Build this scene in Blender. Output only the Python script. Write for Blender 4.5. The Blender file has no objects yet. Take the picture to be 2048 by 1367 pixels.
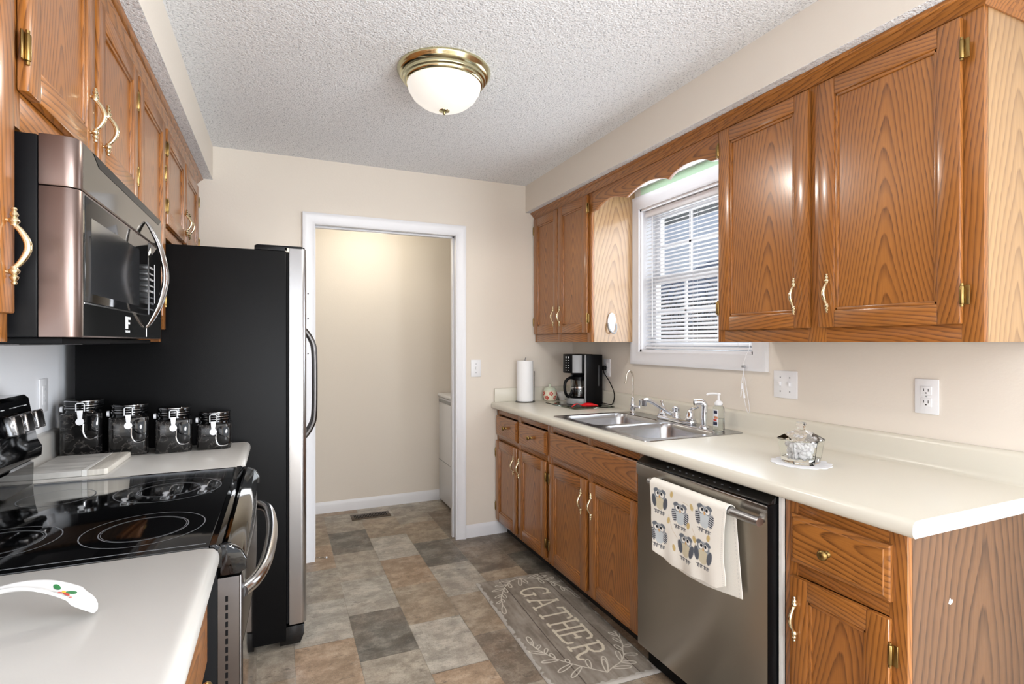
import bpy, bmesh, math, random
import numpy as np
from mathutils import Vector, Matrix

random.seed(7)
S = bpy.context.scene
C = S.collection
PI = math.pi

# ------------------------------------------------------------------ camera
cam_d = bpy.data.cameras.new('camera')
cam = bpy.data.objects.new('camera', cam_d)
C.objects.link(cam)
cam.location = (0, 0, 1.33)
cam.rotation_euler = (PI/2, 0, -math.radians(23.4437))
cam_d.sensor_fit = 'HORIZONTAL'
cam_d.sensor_width = 36
cam_d.lens = 36*1070/2048
cam_d.clip_start = .02
S.camera = cam

# ------------------------------------------------------------------ world, lights, exposure
S.view_settings.view_transform = 'Standard'
S.view_settings.look = 'None'
S.view_settings.exposure = 0.15
S.view_settings.gamma = 1
S.view_settings.use_curve_mapping = False
w = bpy.data.worlds.new('world'); S.world = w
w.use_nodes = True
wn = w.node_tree.nodes; wl = w.node_tree.links
bg = wn['Background']
tc = wn.new('ShaderNodeTexCoord'); sp = wn.new('ShaderNodeSeparateXYZ')
rp = wn.new('ShaderNodeValToRGB')
wl.new(tc.outputs['Generated'], sp.inputs[0]); wl.new(sp.outputs['Z'], rp.inputs[0])
rp.color_ramp.elements[0].position = 0.0; rp.color_ramp.elements[0].color = (.80, .86, .95, 1)
rp.color_ramp.elements[1].position = .6; rp.color_ramp.elements[1].color = (.25, .48, .95, 1)
wl.new(rp.outputs[0], bg.inputs[0])
bg.inputs[1].default_value = .55

def light(name, kind, loc, energy, color, rot=(0, 0, 0), **kw):
    d = bpy.data.lights.new(name, kind)
    d.energy = energy; d.color = color
    for k, v in kw.items(): setattr(d, k, v)
    o = bpy.data.objects.new(name, d); o.location = loc; o.rotation_euler = rot
    C.objects.link(o)
    return o
# ceiling lamp of the kitchen (its bulbs shine down through the bowl)
light('ceiling_lamp_glow', 'SPOT', (.62, 2.13, 2.26), 24, (1, .945, .86), shadow_soft_size=.07, spot_size=math.radians(176), spot_blend=.25)
# added unseen fill from the right behind the camera, mainly for the left cabinets
light('side_fill', 'AREA', (1.97, -1.35, 1.2), 215, (.88, .94, 1), (0, PI/2, 0), shape='RECTANGLE', size=2.1, size_y=1.9)
light('rear_fill', 'AREA', (.5, -2.57, 1.35), 12, (.90, .95, 1), (PI/2, 0, 0), shape='RECTANGLE', size=1.8, size_y=1.5)  # added rear fill, its window is out of view and assumed
# added fill behind the camera, no fixture there, to brighten the ceiling
light('dining_fill', 'POINT', (.45, -2.0, 1.35), 76, (.98, .98, 1), shadow_soft_size=.25)
# strip light behind the valance and lamp of the laundry room
light('laundry_lamp_glow', 'POINT', (.62, 3.95, 2.12), 7.2, (1, .94, .80), shadow_soft_size=.15)
light('window_daylight', 'AREA', (2.2, 2.22, 1.7), 7, (.88, .94, 1), (0, PI/2, 0), shape='RECTANGLE', size=.85, size_y=.84)
light('blind_fill', 'AREA', (2.0, 2.22, 1.7), 6.5, (.84, .92, 1), (0, PI/2, 0), shape='RECTANGLE', size=.80, size_y=.78)  # added on the room side of the blind to whiten the cabinet side

# ------------------------------------------------------------------ materials
def lin(c):
    return tuple(((v/255)/12.92 if v/255 <= .04045 else ((v/255+.055)/1.055)**2.4) for v in c)
class NT:
    def __init__(s, name):
        s.m = bpy.data.materials.new(name); s.m.use_nodes = True
        s.n = s.m.node_tree.nodes; s.l = s.m.node_tree.links
        s.b = s.n['Principled BSDF']
    def set(s, **k):
        for a, v in k.items():
            s.b.inputs[a.replace('_', ' ')].default_value = v
    def add(s, t, **k):
        n = s.n.new(t)
        for a, v in k.items(): setattr(n, a, v)
        return n
    def math(s, op, a, b=None, c=None):
        n = s.n.new('ShaderNodeMath'); n.operation = op
        for i, v in enumerate((a, b, c)):
            if v is None: continue
            if isinstance(v, (int, float)): n.inputs[i].default_value = v
            else: s.l.new(v, n.inputs[i])
        return n.outputs[0]
    def noise(s, vec, scale=1, detail=2, rough=.5):
        n = s.n.new('ShaderNodeTexNoise'); n.inputs['Scale'].default_value = scale
        n.inputs['Detail'].default_value = detail; n.inputs['Roughness'].default_value = rough
        if vec is not None: s.l.new(vec, n.inputs['Vector'])
        return n.outputs['Fac']
    def comb(s, a, b, c):
        n = s.n.new('ShaderNodeCombineXYZ')
        for i, v in enumerate((a, b, c)):
            if isinstance(v, (int, float)): n.inputs[i].default_value = v
            else: s.l.new(v, n.inputs[i])
        return n.outputs[0]
    def ramp(s, fac, stops, interp='LINEAR'):
        n = s.n.new('ShaderNodeValToRGB'); e = n.color_ramp.elements
        n.color_ramp.interpolation = interp
        while len(e) < len(stops): e.new(.5)
        for q, (p, c) in zip(e, stops):
            q.position = p; q.color = (*c, 1) if len(c) == 3 else c
        s.l.new(fac, n.inputs[0]); return n.outputs[0]
    def mix(s, fac, a, b, mode='MIX'):
        n = s.n.new('ShaderNodeMix'); n.data_type = 'RGBA'; n.blend_type = mode
        for i, v in ((0, fac), (6, a), (7, b)):
            if isinstance(v, (int, float)): n.inputs[i].default_value = v
            elif isinstance(v, tuple): n.inputs[i].default_value = (*v, 1)
            else: s.l.new(v, n.inputs[i])
        return n.outputs[2]
    def bump(s, h, strength, dist=.01):
        n = s.n.new('ShaderNodeBump'); n.inputs['Strength'].default_value = strength
        n.inputs['Distance'].default_value = dist
        s.l.new(h, n.inputs['Height']); s.l.new(n.outputs[0], s.b.inputs['Normal'])
    def obj(s):
        return s.n.new('ShaderNodeTexCoord').outputs['Object']
    def base(s, out): s.l.new(out, s.b.inputs['Base Color'])

def mat(name, rgb, rough=.5, metal=0, bump=None, spec=.5, **k):
    t = NT(name)
    t.set(Base_Color=(*lin(rgb), 1), Roughness=rough, Metallic=metal)
    t.b.inputs['Specular IOR Level'].default_value = spec
    for a, v in k.items(): t.b.inputs[a.replace('_', ' ')].default_value = v
    if bump:
        sc, st, ds = bump
        t.bump(t.noise(t.obj(), sc, 4, .6), st, ds)
    return t.m

def oak_mat(name, light_c, mid_c, dark_c, k1=62, k2=11, rough=.32, coat=.35, bands=1.0, wob=.8):
    t = NT(name)
    uv = t.add('ShaderNodeUVMap'); uv.uv_map = 'UVMap'
    sx = t.add('ShaderNodeSeparateXYZ'); t.l.new(uv.outputs[0], sx.inputs[0])
    u, v = sx.outputs[0], sx.outputs[1]
    R = t.add('ShaderNodeObjectInfo').outputs['Random']
    R20 = t.math('MULTIPLY', R, 20)
    n1 = t.noise(t.comb(t.math('MULTIPLY', u, 3), t.math('MULTIPLY', v, 1.6), R20), 1, 1)
    u2 = t.math('ADD', u, t.math('MULTIPLY', t.math('SUBTRACT', n1, .5), .10))
    r = t.math('SQRT', t.math('ADD', t.math('MULTIPLY', u2, u2), .0005))
    n2 = t.noise(t.comb(t.math('MULTIPLY', u, 16), t.math('MULTIPLY', v, 4), R20), 1, 2)
    n3 = t.noise(t.comb(t.math('MULTIPLY', u, 90), t.math('MULTIPLY', v, 14), R20), 1, 1)
    val = t.math('ADD', t.math('MULTIPLY', r, k1), t.math('MULTIPLY', v, k2))
    val = t.math('ADD', val, t.math('MULTIPLY', n2, wob))
    val = t.math('ADD', val, t.math('MULTIPLY', n3, .2))
    val = t.math('ADD', val, R20)
    fr = t.math('FRACT', val)
    band = t.ramp(fr, [(0, (0, 0, 0)), (.45, (.10, .10, .10)), (.78, (.75*bands,)*3), (.9, (1*bands,)*3), (1, (0, 0, 0))])
    por = t.noise(t.comb(t.math('MULTIPLY', u, 420), t.math('MULTIPLY', v, 10), R20), 1, 2)
    porr = t.ramp(por, [(.38, (0, 0, 0)), (.62, (1, 1, 1))])
    big = t.noise(t.comb(t.math('MULTIPLY', u, 5), t.math('MULTIPLY', v, .9), R20), 1, 2)
    c = t.mix(big, lin(light_c), lin(mid_c))
    c = t.mix(t.math('MULTIPLY', band, t.math('ADD', .35, t.math('MULTIPLY', porr, .5))), c, lin(dark_c))
    c = t.mix(t.math('MULTIPLY', t.math('SUBTRACT', 1, porr), .18), c, lin(dark_c))
    t.base(c)
    t.set(Roughness=rough)
    t.b.inputs['Coat Weight'].default_value = coat
    t.b.inputs['Coat Roughness'].default_value = .16
    t.bump(por, .08, .002)
    return t.m

M = {}
M['oak'] = oak_mat('oak', (177, 115, 53), (147, 88, 36), (66, 32, 11), k1=78, k2=11, coat=.5)
M['veneer'] = oak_mat('pale_oak_veneer', (184, 150, 107), (166, 128, 86), (90, 57, 32), k1=40, k2=9, rough=.3, coat=.6, bands=.8)  # veneer paler than the doors, partly daylight glare put into its colour
M['veneer_brown'] = oak_mat('brown_oak_veneer', (126, 91, 62), (104, 73, 49), (38, 22, 13), k1=34, k2=5, rough=.45, coat=.1)
M['wall'] = mat('cream_wall_paint', (224, 215, 203), .75, bump=(90, .12, .004), spec=.25)
M['wall_white'] = mat('white_wall_paint', (236, 237, 240), .6, bump=(90, .08, .004), spec=.3)
M['wall_green'] = mat('green_lit_wall', (200, 226, 196), .75, spec=.2)  # green cast of the fluorescent strip put into the wall colour
t = NT('popcorn_ceiling')
n_a = t.noise(t.obj(), 130, 3, .65); n_b = t.noise(t.obj(), 45, 2, .5)
t.base(t.ramp(n_a, [(.32, lin((196, 198, 203))), (.47, lin((250, 251, 253)))]))
t.set(Roughness=.9); t.b.inputs['Specular IOR Level'].default_value = .1
t.bump(t.math('ADD', n_a, t.math('MULTIPLY', n_b, .5)), .75, .014)
M['ceiling'] = t.m
M['trim'] = mat('white_trim_paint', (226, 226, 229), .35)
M['plastic_white'] = mat('white_plastic', (232, 232, 234), .35)
M['plastic_grey'] = mat('grey_plastic', (150, 151, 153), .4)
M['counter'] = mat('cream_laminate', (214, 209, 195), .24, bump=(240, .02, .002))
M['counter_left'] = mat('white_laminate', (200, 197, 192), .28, bump=(240, .03, .002))
M['cap'] = mat('white_edge_band', (222, 220, 215), .35)
M['black_gloss'] = mat('black_gloss', (9, 9, 10), .06)
M['black'] = mat('black_plastic', (11, 11, 13), .35, spec=.16)
M['black_matte'] = mat('black_matte', (11, 11, 12), .6, spec=.12)
M['fridge_side'] = mat('black_textured_steel', (6, 6, 7), .42, spec=.14, bump=(420, .25, .001))
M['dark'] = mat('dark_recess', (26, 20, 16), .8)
t = NT('brushed_steel')
uv = t.add('ShaderNodeTexCoord').outputs['Object']; mp = t.add('ShaderNodeMapping'); mp.inputs['Scale'].default_value = (900, 900, 6)
t.l.new(uv, mp.inputs[0]); nn = t.noise(mp.outputs[0], 1, 2)
t.set(Base_Color=(.50, .50, .51, 1), Metallic=1, Roughness=.3); t.bump(nn, .03, .001)
M['steel'] = t.m
M['steel_dish'] = mat('dishwasher_steel', (182, 177, 169), .3, 1, bump=(300, .02, .001))
M['steel_brown'] = mat('microwave_steel', (128, 112, 106), .34, 1)  # brown of reflected cabinet wood put into the steel colour
M['steel_dark'] = mat('dark_steel', (98, 95, 94), .28, 1)
M['steel_sink'] = mat('sink_steel', (178, 178, 180), .26, 1)
M['steel_bright'] = mat('bright_steel', (205, 205, 207), .16, 1)
M['mirror_steel'] = mat('dark_polished_steel', (120, 118, 112), .07, 1)
M['chrome'] = mat('chrome', (225, 226, 230), .05, 1)
M['nickel'] = mat('satin_nickel', (205, 198, 186), .25, 1)
M['brass'] = mat('polished_brass', (226, 196, 132), .14, 1)
M['brass_pull'] = mat('pale_brass', (238, 224, 188), .16, 1)
M['brass_dark'] = mat('antique_brass', (150, 124, 76), .3, 1)
M['lamp_brass'] = mat('lamp_brass', (206, 200, 164), .15, 1)
def glass_mat(name, rgb, rough=0.0, ior=1.45):
    t = NT(name); t.set(Base_Color=(*lin(rgb), 1), Roughness=rough, IOR=ior)
    t.b.inputs['Transmission Weight'].default_value = 1
    return t.m
M['glass'] = glass_mat('clear_glass', (250, 252, 250))
M['glass_green'] = glass_mat('greenish_glass', (205, 224, 208), .02)
M['soap_plastic'] = glass_mat('clear_soap_plastic', (248, 251, 249), .05, 1.15)
# thin window pane: mostly clear with a faint reflection
t = NT('window_pane'); n_t = t.add('ShaderNodeBsdfTransparent'); n_g = t.add('ShaderNodeBsdfGlossy'); n_m = t.add('ShaderNodeMixShader')
n_g.inputs['Roughness'].default_value = .02; n_m.inputs[0].default_value = .06
t.l.new(n_t.outputs[0], n_m.inputs[1]); t.l.new(n_g.outputs[0], n_m.inputs[2]); t.l.new(n_m.outputs[0], t.n['Material Output'].inputs[0])
M['pane'] = t.m
def emit(name, rgb, strength):
    t = NT(name); t.set(Base_Color=(*lin(rgb), 1), Roughness=.3)
    t.b.inputs['Emission Color'].default_value = (*lin(rgb), 1); t.b.inputs['Emission Strength'].default_value = strength
    return t.m
M['bowl'] = emit('lit_frosted_glass', (255, 248, 238), .62); M['bowl'].node_tree.nodes['Principled BSDF'].inputs['Base Color'].default_value = (.45, .43, .40, 1)
M['tube'] = emit('lit_fluorescent_tube', (244, 250, 255), 5)
M['ceramic'] = mat('white_ceramic', (222, 221, 219), .12)
M['paper'] = mat('paper_towel', (246, 246, 247), .9, bump=(300, .15, .002), spec=.1)
M['red'] = mat('red_silicone', (222, 20, 30), .35)
M['red_print'] = mat('red_print', (196, 62, 48), .3)
M['green_print'] = mat('green_print', (40, 110, 60), .3)
M['jar_lid'] = mat('pale_green_ceramic', (216, 222, 200), .15)
M['cream'] = mat('cream_ceramic', (238, 230, 206), .15)
M['yellow_print'] = mat('yellow_print', (230, 180, 60), .3)
M['navy_print'] = mat('navy_print', (30, 36, 66), .3)
M['orange_print'] = mat('orange_print', (206, 136, 96), .3)
M['print_white'] = mat('white_print', (225, 226, 228), .4)
M['print_grey'] = mat('grey_print', (120, 122, 126), .35)
M['screen'] = mat('oven_glass', (12, 12, 13), .05)
M['mw_window'] = mat('mesh_window_glass', (34, 35, 37), .12)
M['candy'] = mat('white_wrapped_candy', (240, 236, 238), .5)
M['lace'] = mat('white_lace', (238, 238, 240), .8, spec=.1)
M['bronze'] = mat('bronze_metal', (84, 70, 56), .4, .6)
# marble of the canisters and the board
t = NT('black_marble'); o_ = t.obj(); n1 = t.noise(o_, 22, 6, .6)
v1 = t.math('ABSOLUTE', t.math('SUBTRACT', n1, .5))
t.base(t.ramp(v1, [(0, lin((84, 79, 74))), (.006, lin((44, 42, 41))), (.03, lin((20, 19, 19))), (1, lin((13, 13, 13)))]))
t.set(Roughness=.12); M['black_marble'] = t.m
t = NT('grey_marble'); o_ = t.obj(); mp = t.add('ShaderNodeMapping'); mp.inputs['Scale'].default_value = (5, 26, 5); t.l.new(o_, mp.inputs[0])
n1 = t.noise(mp.outputs[0], 1, 5, .6)
t.base(t.ramp(n1, [(.3, lin((146, 143, 138))), (.5, lin((190, 187, 182))), (.7, lin((212, 209, 204)))]))
t.set(Roughness=.4); M['grey_marble'] = t.m
t = NT('mango_wood'); o_ = t.obj(); mp = t.add('ShaderNodeMapping'); mp.inputs['Scale'].default_value = (60, 6, 6); t.l.new(o_, mp.inputs[0])
n1 = t.noise(mp.outputs[0], 1, 3); t.base(t.ramp(n1, [(.3, lin((190, 184, 174))), (.7, lin((224, 218, 208)))])); t.set(Roughness=.5); M['grey_wood'] = t.m
# vinyl floor: tile colour per tile + stone mottling
t = NT('stone_vinyl'); at = t.add('ShaderNodeVertexColor'); at.layer_name = 'Col'
o_ = t.obj(); mp = t.add('ShaderNodeMapping'); mp.inputs['Scale'].default_value = (5, 9, 1); t.l.new(o_, mp.inputs[0])
nA = t.noise(mp.outputs[0], 1, 8, .74)
mp2 = t.add('ShaderNodeMapping'); mp2.inputs['Scale'].default_value = (16, 26, 1); mp2.inputs['Location'].default_value = (3, 7, 0); t.l.new(o_, mp2.inputs[0])
nB = t.noise(mp2.outputs[0], 1, 5, .7)
nC = t.noise(o_, 3.3, 3, .6)
c = t.mix(t.ramp(nA, [(.38, (0, 0, 0)), (.62, (1, 1, 1))]), t.mix(.45, at.outputs[0], lin((64, 58, 52))), t.mix(.25, at.outputs[0], lin((214, 204, 186))))
c = t.mix(t.ramp(nC, [(.45, (0, 0, 0)), (.70, (.4, .4, .4))]), c, t.mix(.5, at.outputs[0], lin((160, 122, 92))))
c = t.mix(t.ramp(nB, [(.28, (.8, .8, .8)), (.43, (0, 0, 0))]), c, lin((60, 55, 50)))
nE = t.noise(o_, 11, 5, .72)
c = t.mix(t.ramp(nE, [(.40, (.7, .7, .7)), (.52, (0, 0, 0))]), c, t.mix(.55, at.outputs[0], lin((78, 66, 54))))
c = t.mix(t.ramp(nE, [(.54, (0, 0, 0)), (.64, (.55, .55, .55))]), c, t.mix(.35, at.outputs[0], lin((214, 207, 192))))
nD = t.noise(o_, 160, 4, .7)
c = t.mix(t.ramp(nD, [(.36, (.35, .35, .35)), (.46, (0, 0, 0))]), c, lin((70, 64, 58)))
c = t.mix(t.ramp(nD, [(.58, (0, 0, 0)), (.72, (.3, .3, .3))]), c, lin((214, 205, 190)))
t.base(c); t.set(Roughness=.38); t.bump(nB, .06, .002); M['vinyl'] = t.m
def col_mat(name, rough, bumpsc=None, spec=.3):
    t = NT(name); a = t.add('ShaderNodeVertexColor'); a.layer_name = 'Col'; t.base(a.outputs[0]); t.set(Roughness=rough)
    t.b.inputs['Specular IOR Level'].default_value = spec
    if bumpsc: t.bump(t.noise(t.obj(), bumpsc, 3), .3, .002)
    return t.m
M['rug'] = col_mat('printed_mat', .7, 260, .2)
M['towel'] = col_mat('printed_cotton', .9, 500, .1)
M['leaf'] = mat('dark_twigs', (70, 62, 50), .9)
M['grass'] = mat('winter_grass', (120, 112, 78), .95)
M['siding'] = mat('grey_siding', (176, 184, 194), .7)
M['shingle'] = mat('grey_shingles', (120, 124, 132), .9, bump=(60, .4, .01))

# ------------------------------------------------------------------ mesh builder
W = {}
class MB:
    def __init__(s):
        s.bm = bmesh.new(); s.uv = s.bm.loops.layers.uv.new('UVMap'); s.dl = s.bm.faces.layers.int.new('done'); s.mats = []; s.sharp = 40
    def mi(s, m):
        m = M[m] if isinstance(m, str) else m
        if m not in s.mats: s.mats.append(m)
        return s.mats.index(m)
    def fin(s, m, g='z', c=None, faces=None):
        i = s.mi(m)
        fs = faces if faces is not None else [f for f in s.bm.faces if not f[s.dl]]
        if not fs: return
        if c is None:
            pts = [v.co for f in fs for v in f.verts]
            c = Vector([(min(p[k] for p in pts)+max(p[k] for p in pts))/2 for k in range(3)])
            ext = [max(p[k] for p in pts)-min(p[k] for p in pts) for k in range(3)]
        else: ext = [1, 1, 1]
        gi = 'xyz'.index(g)
        shift = {k: (random.choice((-1, 1))*random.uniform(.10, .30) if ext[k] < .1 else random.uniform(-.04, .04)*ext[k]/.3) for k in range(3)}
        vs = random.uniform(-1, 1)
        for f in fs:
            f.normal_update()
            f.material_index = i; f.smooth = True; f[s.dl] = 1
            n = f.normal; ni = max(range(3), key=lambda k: abs(n[k]))
            oth = [k for k in range(3) if k != ni]
            if gi in oth:
                ui = [k for k in oth if k != gi][0]; vi = gi
            else: ui, vi = oth
            for l in f.loops:
                l[s.uv].uv = (l.vert.co[ui]-c[ui]+shift[ui], l.vert.co[vi]-c[vi]+vs)
    def box(s, x0, x1, y0, y1, z0, z1, m, g='z', bev=0, seg=2):
        x0, x1 = sorted((x0, x1)); y0, y1 = sorted((y0, y1)); z0, z1 = sorted((z0, z1))
        v = [s.bm.verts.new(p) for p in ((x0,y0,z0),(x1,y0,z0),(x1,y1,z0),(x0,y1,z0),(x0,y0,z1),(x1,y0,z1),(x1,y1,z1),(x0,y1,z1))]
        F = [s.bm.faces.new([v[i] for i in q]) for q in ((0,3,2,1),(4,5,6,7),(0,1,5,4),(1,2,6,5),(2,3,7,6),(3,0,4,7))]
        if bev:
            bev = min(bev, .49*min(x1-x0, y1-y0, z1-z0))
            es = list({e for f in F for e in f.edges})
            bmesh.ops.bevel(s.bm, geom=es, offset=bev, segments=seg, affect='EDGES', profile=.5)
        s.fin(m, g); return s
    def prism(s, pts, axis, a0, a1, m, g='z', bev=0, holes=None):
        """pts: outline in the plane of the two other axes (in xyz order)."""
        def P(p, a):
            if axis == 'x': return (a, p[0], p[1])
            if axis == 'y': return (p[0], a, p[1])
            return (p[0], p[1], a)
        A = [s.bm.verts.new(P(p, a0)) for p in pts]; B = [s.bm.verts.new(P(p, a1)) for p in pts]
        n = len(pts); F = [s.bm.faces.new(A), s.bm.faces.new(B[::-1])]
        for i in range(n): F.append(s.bm.faces.new([A[i], B[i], B[(i+1) % n], A[(i+1) % n]]))
        bmesh.ops.recalc_face_normals(s.bm, faces=F)
        if bev:
            es = list(F[0].edges)+list(F[1].edges)
            bmesh.ops.bevel(s.bm, geom=es, offset=bev, segments=2, affect='EDGES', profile=.5)
        s.fin(m, g); return s
    def lathe(s, prof, c=(0, 0, 0), m='chrome', axis='z', seg=24, g='z', sx=1, sy=1):
        """prof: (r, h) list along the axis."""
        c = Vector(c); rings = []
        for r, h in prof:
            ring = []
            for k in range(seg):
                a = 2*PI*k/seg; p = (r*math.cos(a)*sx, r*math.sin(a)*sy, h)
                if axis == 'x': p = (p[2], p[0], p[1])
                elif axis == 'y': p = (p[1], p[2], p[0])
                ring.append(s.bm.verts.new(c+Vector(p)))
            rings.append(ring)
        F = []
        for a, b in zip(rings, rings[1:]):
            for k in range(seg):
                F.append(s.bm.faces.new([a[k], a[(k+1) % seg], b[(k+1) % seg], b[k]]))
        if prof[0][0] > 1e-5: F.append(s.bm.faces.new(rings[0][::-1]))
        if prof[-1][0] > 1e-5: F.append(s.bm.faces.new(rings[-1]))
        bmesh.ops.remove_doubles(s.bm, verts=[v for r in rings for v in r], dist=1e-6)
        F = [f for f in F if f.is_valid]
        s.fin(m, g, faces=[f for f in s.bm.faces if not f[s.dl]]); return s
    def tube(s, path, r, m, seg=10, closed=False, g='z', flat=1.0, up=None):
        P = [Vector(p) for p in path]; n = len(P)
        R = r if isinstance(r, (list, tuple)) else [r]*n
        T = []
        for i in range(n):
            a = P[(i-1) % n] if (closed or i > 0) else P[i]; b = P[(i+1) % n] if (closed or i < n-1) else P[i]
            T.append((b-a).normalized())
        N = Vector(up) if up else (Vector((0, 0, 1)) if abs(T[0].z) < .9 else Vector((1, 0, 0)))
        rings = []
        for i in range(n):
            N = (N-T[i]*N.dot(T[i])).normalized(); B = T[i].cross(N)
            rings.append([s.bm.verts.new(P[i]+(N*math.cos(2*PI*k/seg)*flat+B*math.sin(2*PI*k/seg))*R[i]) for k in range(seg)])
        rr = rings+[rings[0]] if closed else rings
        for a, b in zip(rr, rr[1:]):
            for k in range(seg): s.bm.faces.new([a[k], a[(k+1) % seg], b[(k+1) % seg], b[k]])
        if not closed:
            s.bm.faces.new(rings[0][::-1]); s.bm.faces.new(rings[-1])
        s.fin(m, g); return s
    def sweep(s, path, prof, plane, m, closed=False, base=0, g=None, side=1):
        """mitred moulding: path in a plane, prof = (outward, height off the plane)."""
        n = len(path); P = [Vector(p) for p in path]; rows = []
        for i in range(n):
            d0 = (P[i]-P[i-1]).normalized() if (closed or i) else None
            d1 = (P[(i+1) % n]-P[i]).normalized() if (closed or i < n-1) else None
            if d0 is None: d0 = d1
            if d1 is None: d1 = d0
            n0 = Vector((d0.y, -d0.x))*side; n1 = Vector((d1.y, -d1.x))*side
            mi = (n0+n1).normalized(); mi = mi/max(.2, mi.dot(n0))
            row = []
            for o, h in prof:
                q = P[i]+mi*o
                if plane == 'x': p = (base+h, q.x, q.y)
                elif plane == 'y': p = (q.x, base+h, q.y)
                else: p = (q.x, q.y, base+h)
                row.append(s.bm.verts.new(p))
            rows.append(row)
        k = len(prof)
        allf = []
        for i in range(n if closed else n-1):
            a, b = rows[i], rows[(i+1) % n]
            fs = [s.bm.faces.new([a[j], b[j], b[(j+1) % k], a[(j+1) % k]]) for j in range(k)]
            allf += fs
        if not closed:
            allf.append(s.bm.faces.new(rows[0])); allf.append(s.bm.faces.new(rows[-1][::-1]))
        bmesh.ops.recalc_face_normals(s.bm, faces=allf)
        s.fin(m, g or 'z'); return s
    def grid(s, fn, nu, nv, m, closed_u=False):
        V = [[s.bm.verts.new(fn(i/nu, j/nv)) for j in range(nv+1)] for i in range(nu if closed_u else nu+1)]
        for i in range(nu):
            a = V[i]; b = V[(i+1) % len(V)]
            for j in range(nv): s.bm.faces.new([a[j], b[j], b[j+1], a[j+1]])
        s.fin(m); return V
    def disc(s, c, r, m, axis='z', seg=16, r2=None):
        r2 = r2 or r; V = []
        for k in range(seg):
            a = 2*PI*k/seg; p = Vector((r*math.cos(a), r2*math.sin(a), 0))
            if axis == 'x': p = Vector((0, p.x, p.y))
            if axis == 'y': p = Vector((p.x, 0, p.y))
            V.append(s.bm.verts.new(Vector(c)+p))
        s.bm.faces.new(V); s.fin(m); return s
    def xf(s, mtx): s.bm.transform(mtx); return s
    def build(s, name, parent=None, label=None, origin=None, sharp=None):
        vs = [v.co for v in s.bm.verts]
        c = Vector([(min(p[k] for p in vs)+max(p[k] for p in vs))/2 for k in range(3)]) if origin is None else Vector(origin)
        bmesh.ops.translate(s.bm, verts=s.bm.verts, vec=-c)
        s.bm.faces.layers.int.remove(s.dl)
        me = bpy.data.meshes.new(name); s.bm.to_mesh(me); s.bm.free()
        for m_ in s.mats: me.materials.append(m_)
        me.set_sharp_from_angle(angle=math.radians(sharp or s.sharp))
        o = bpy.data.objects.new(name, me); C.objects.link(o)
        place(o, c, parent)
        if label: o['label'] = label
        return o

def place(o, c, parent):
    if parent is not None:
        o.parent = parent; o.location = Vector(c)-W[parent.as_pointer()]
    else: o.location = c
    W[o.as_pointer()] = Vector(c)

def thing(name, label, cat, loc=(0, 0, 0), group=None):
    o = bpy.data.objects.new(name, None); C.objects.link(o); o.empty_display_size = .05
    place(o, loc, None); tag(o, label, cat, group); return o
def tag(o, label, cat, group=None):
    o['label'] = label; o['category'] = cat
    if group: o['group'] = group
    return o
def struct(o, label=None):
    o['kind'] = 'structure'
    if label: o['label'] = label
    return o
def arc(cx, cy, r, a0, a1, n):
    return [(cx+r*math.cos(math.radians(a0+(a1-a0)*i/n)), cy+r*math.sin(math.radians(a0+(a1-a0)*i/n))) for i in range(n+1)]
def rrect(x0, x1, y0, y1, r, n=5):
    return arc(x1-r, y1-r, r, 0, 90, n)+arc(x0+r, y1-r, r, 90, 180, n)+arc(x0+r, y0+r, r, 180, 270, n)+arc(x1-r, y0+r, r, 270, 360, n)
def smooth(pts, n=8):
    """Catmull-Rom through 3D points."""
    P = [Vector(p) for p in pts]; out = []
    for i in range(len(P)-1):
        p0 = P[max(i-1, 0)]; p1 = P[i]; p2 = P[i+1]; p3 = P[min(i+2, len(P)-1)]
        for k in range(n):
            t = k/n
            out.append(.5*((2*p1)+(p2-p0)*t+(2*p0-5*p1+4*p2-p3)*t*t+(3*p1-p0-3*p2+p3)*t**3))
    out.append(P[-1]); return out
def text(name, body, size, m, loc, rot, parent, extrude=.0004, align='CENTER'):
    cu = bpy.data.curves.new(name, 'FONT'); cu.body = body; cu.size = size; cu.extrude = extrude
    cu.align_x = align; cu.align_y = 'CENTER'
    tmp = bpy.data.objects.new(name, cu); C.objects.link(tmp)
    bpy.context.view_layer.update()
    me = bpy.data.meshes.new_from_object(tmp.evaluated_get(bpy.context.evaluated_depsgraph_get()))
    bpy.data.objects.remove(tmp)
    me.materials.clear(); me.materials.append(M[m]); o = bpy.data.objects.new(name, me); C.objects.link(o)
    place(o, loc, parent); o.rotation_euler = rot; return o

# ================================================================== ROOM SHELL
XR, XL, YB, ZC = 1.99, -.765, 3.46, 2.44
SOF = 2.25
# floor tiles: columns .2505 wide, .403 long, staggered
colx = .306; tw = .2495; th = .403
LG, TB, OR, DK, DB, GT = (184, 177, 164), (160, 140, 116), (172, 142, 112), (82, 80, 74), (114, 100, 85), (168, 157, 141)
known = {(-1, 0): LG, (-1, -1): OR, (-1, 1): GT, (-1, 2): OR, (-1, 3): TB, (0, -1): GT, (0, 0): DK, (0, 1): LG, (0, 2): GT, (0, 3): DK, (0, 4): GT,
         (1, -1): LG, (1, 0): TB, (1, 1): OR, (1, 2): LG, (1, 3): TB, (1, 4): LG, (1, -2): OR, (2, 0): TB, (2, 1): LG, (2, 2): DK, (2, 3): TB, (2, -1): DB, (2, 4): GT,
         (3, 1): DB, (3, 2): DB, (3, 3): DB, (3, 0): TB, (3, -2): GT, (4, 1): DK, (4, 2): DB, (4, 0): DB, (4, -2): TB, (-2, 0): GT, (-2, -1): TB}  # right columns darker: cabinet shadow put into the tile colours
mb = MB(); bm = mb.bm
cl = bm.loops.layers.float_color.new('Col')
x0f, x1f, y0f, y1f = -2.4, 3.4, -2.6, 4.44
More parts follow.
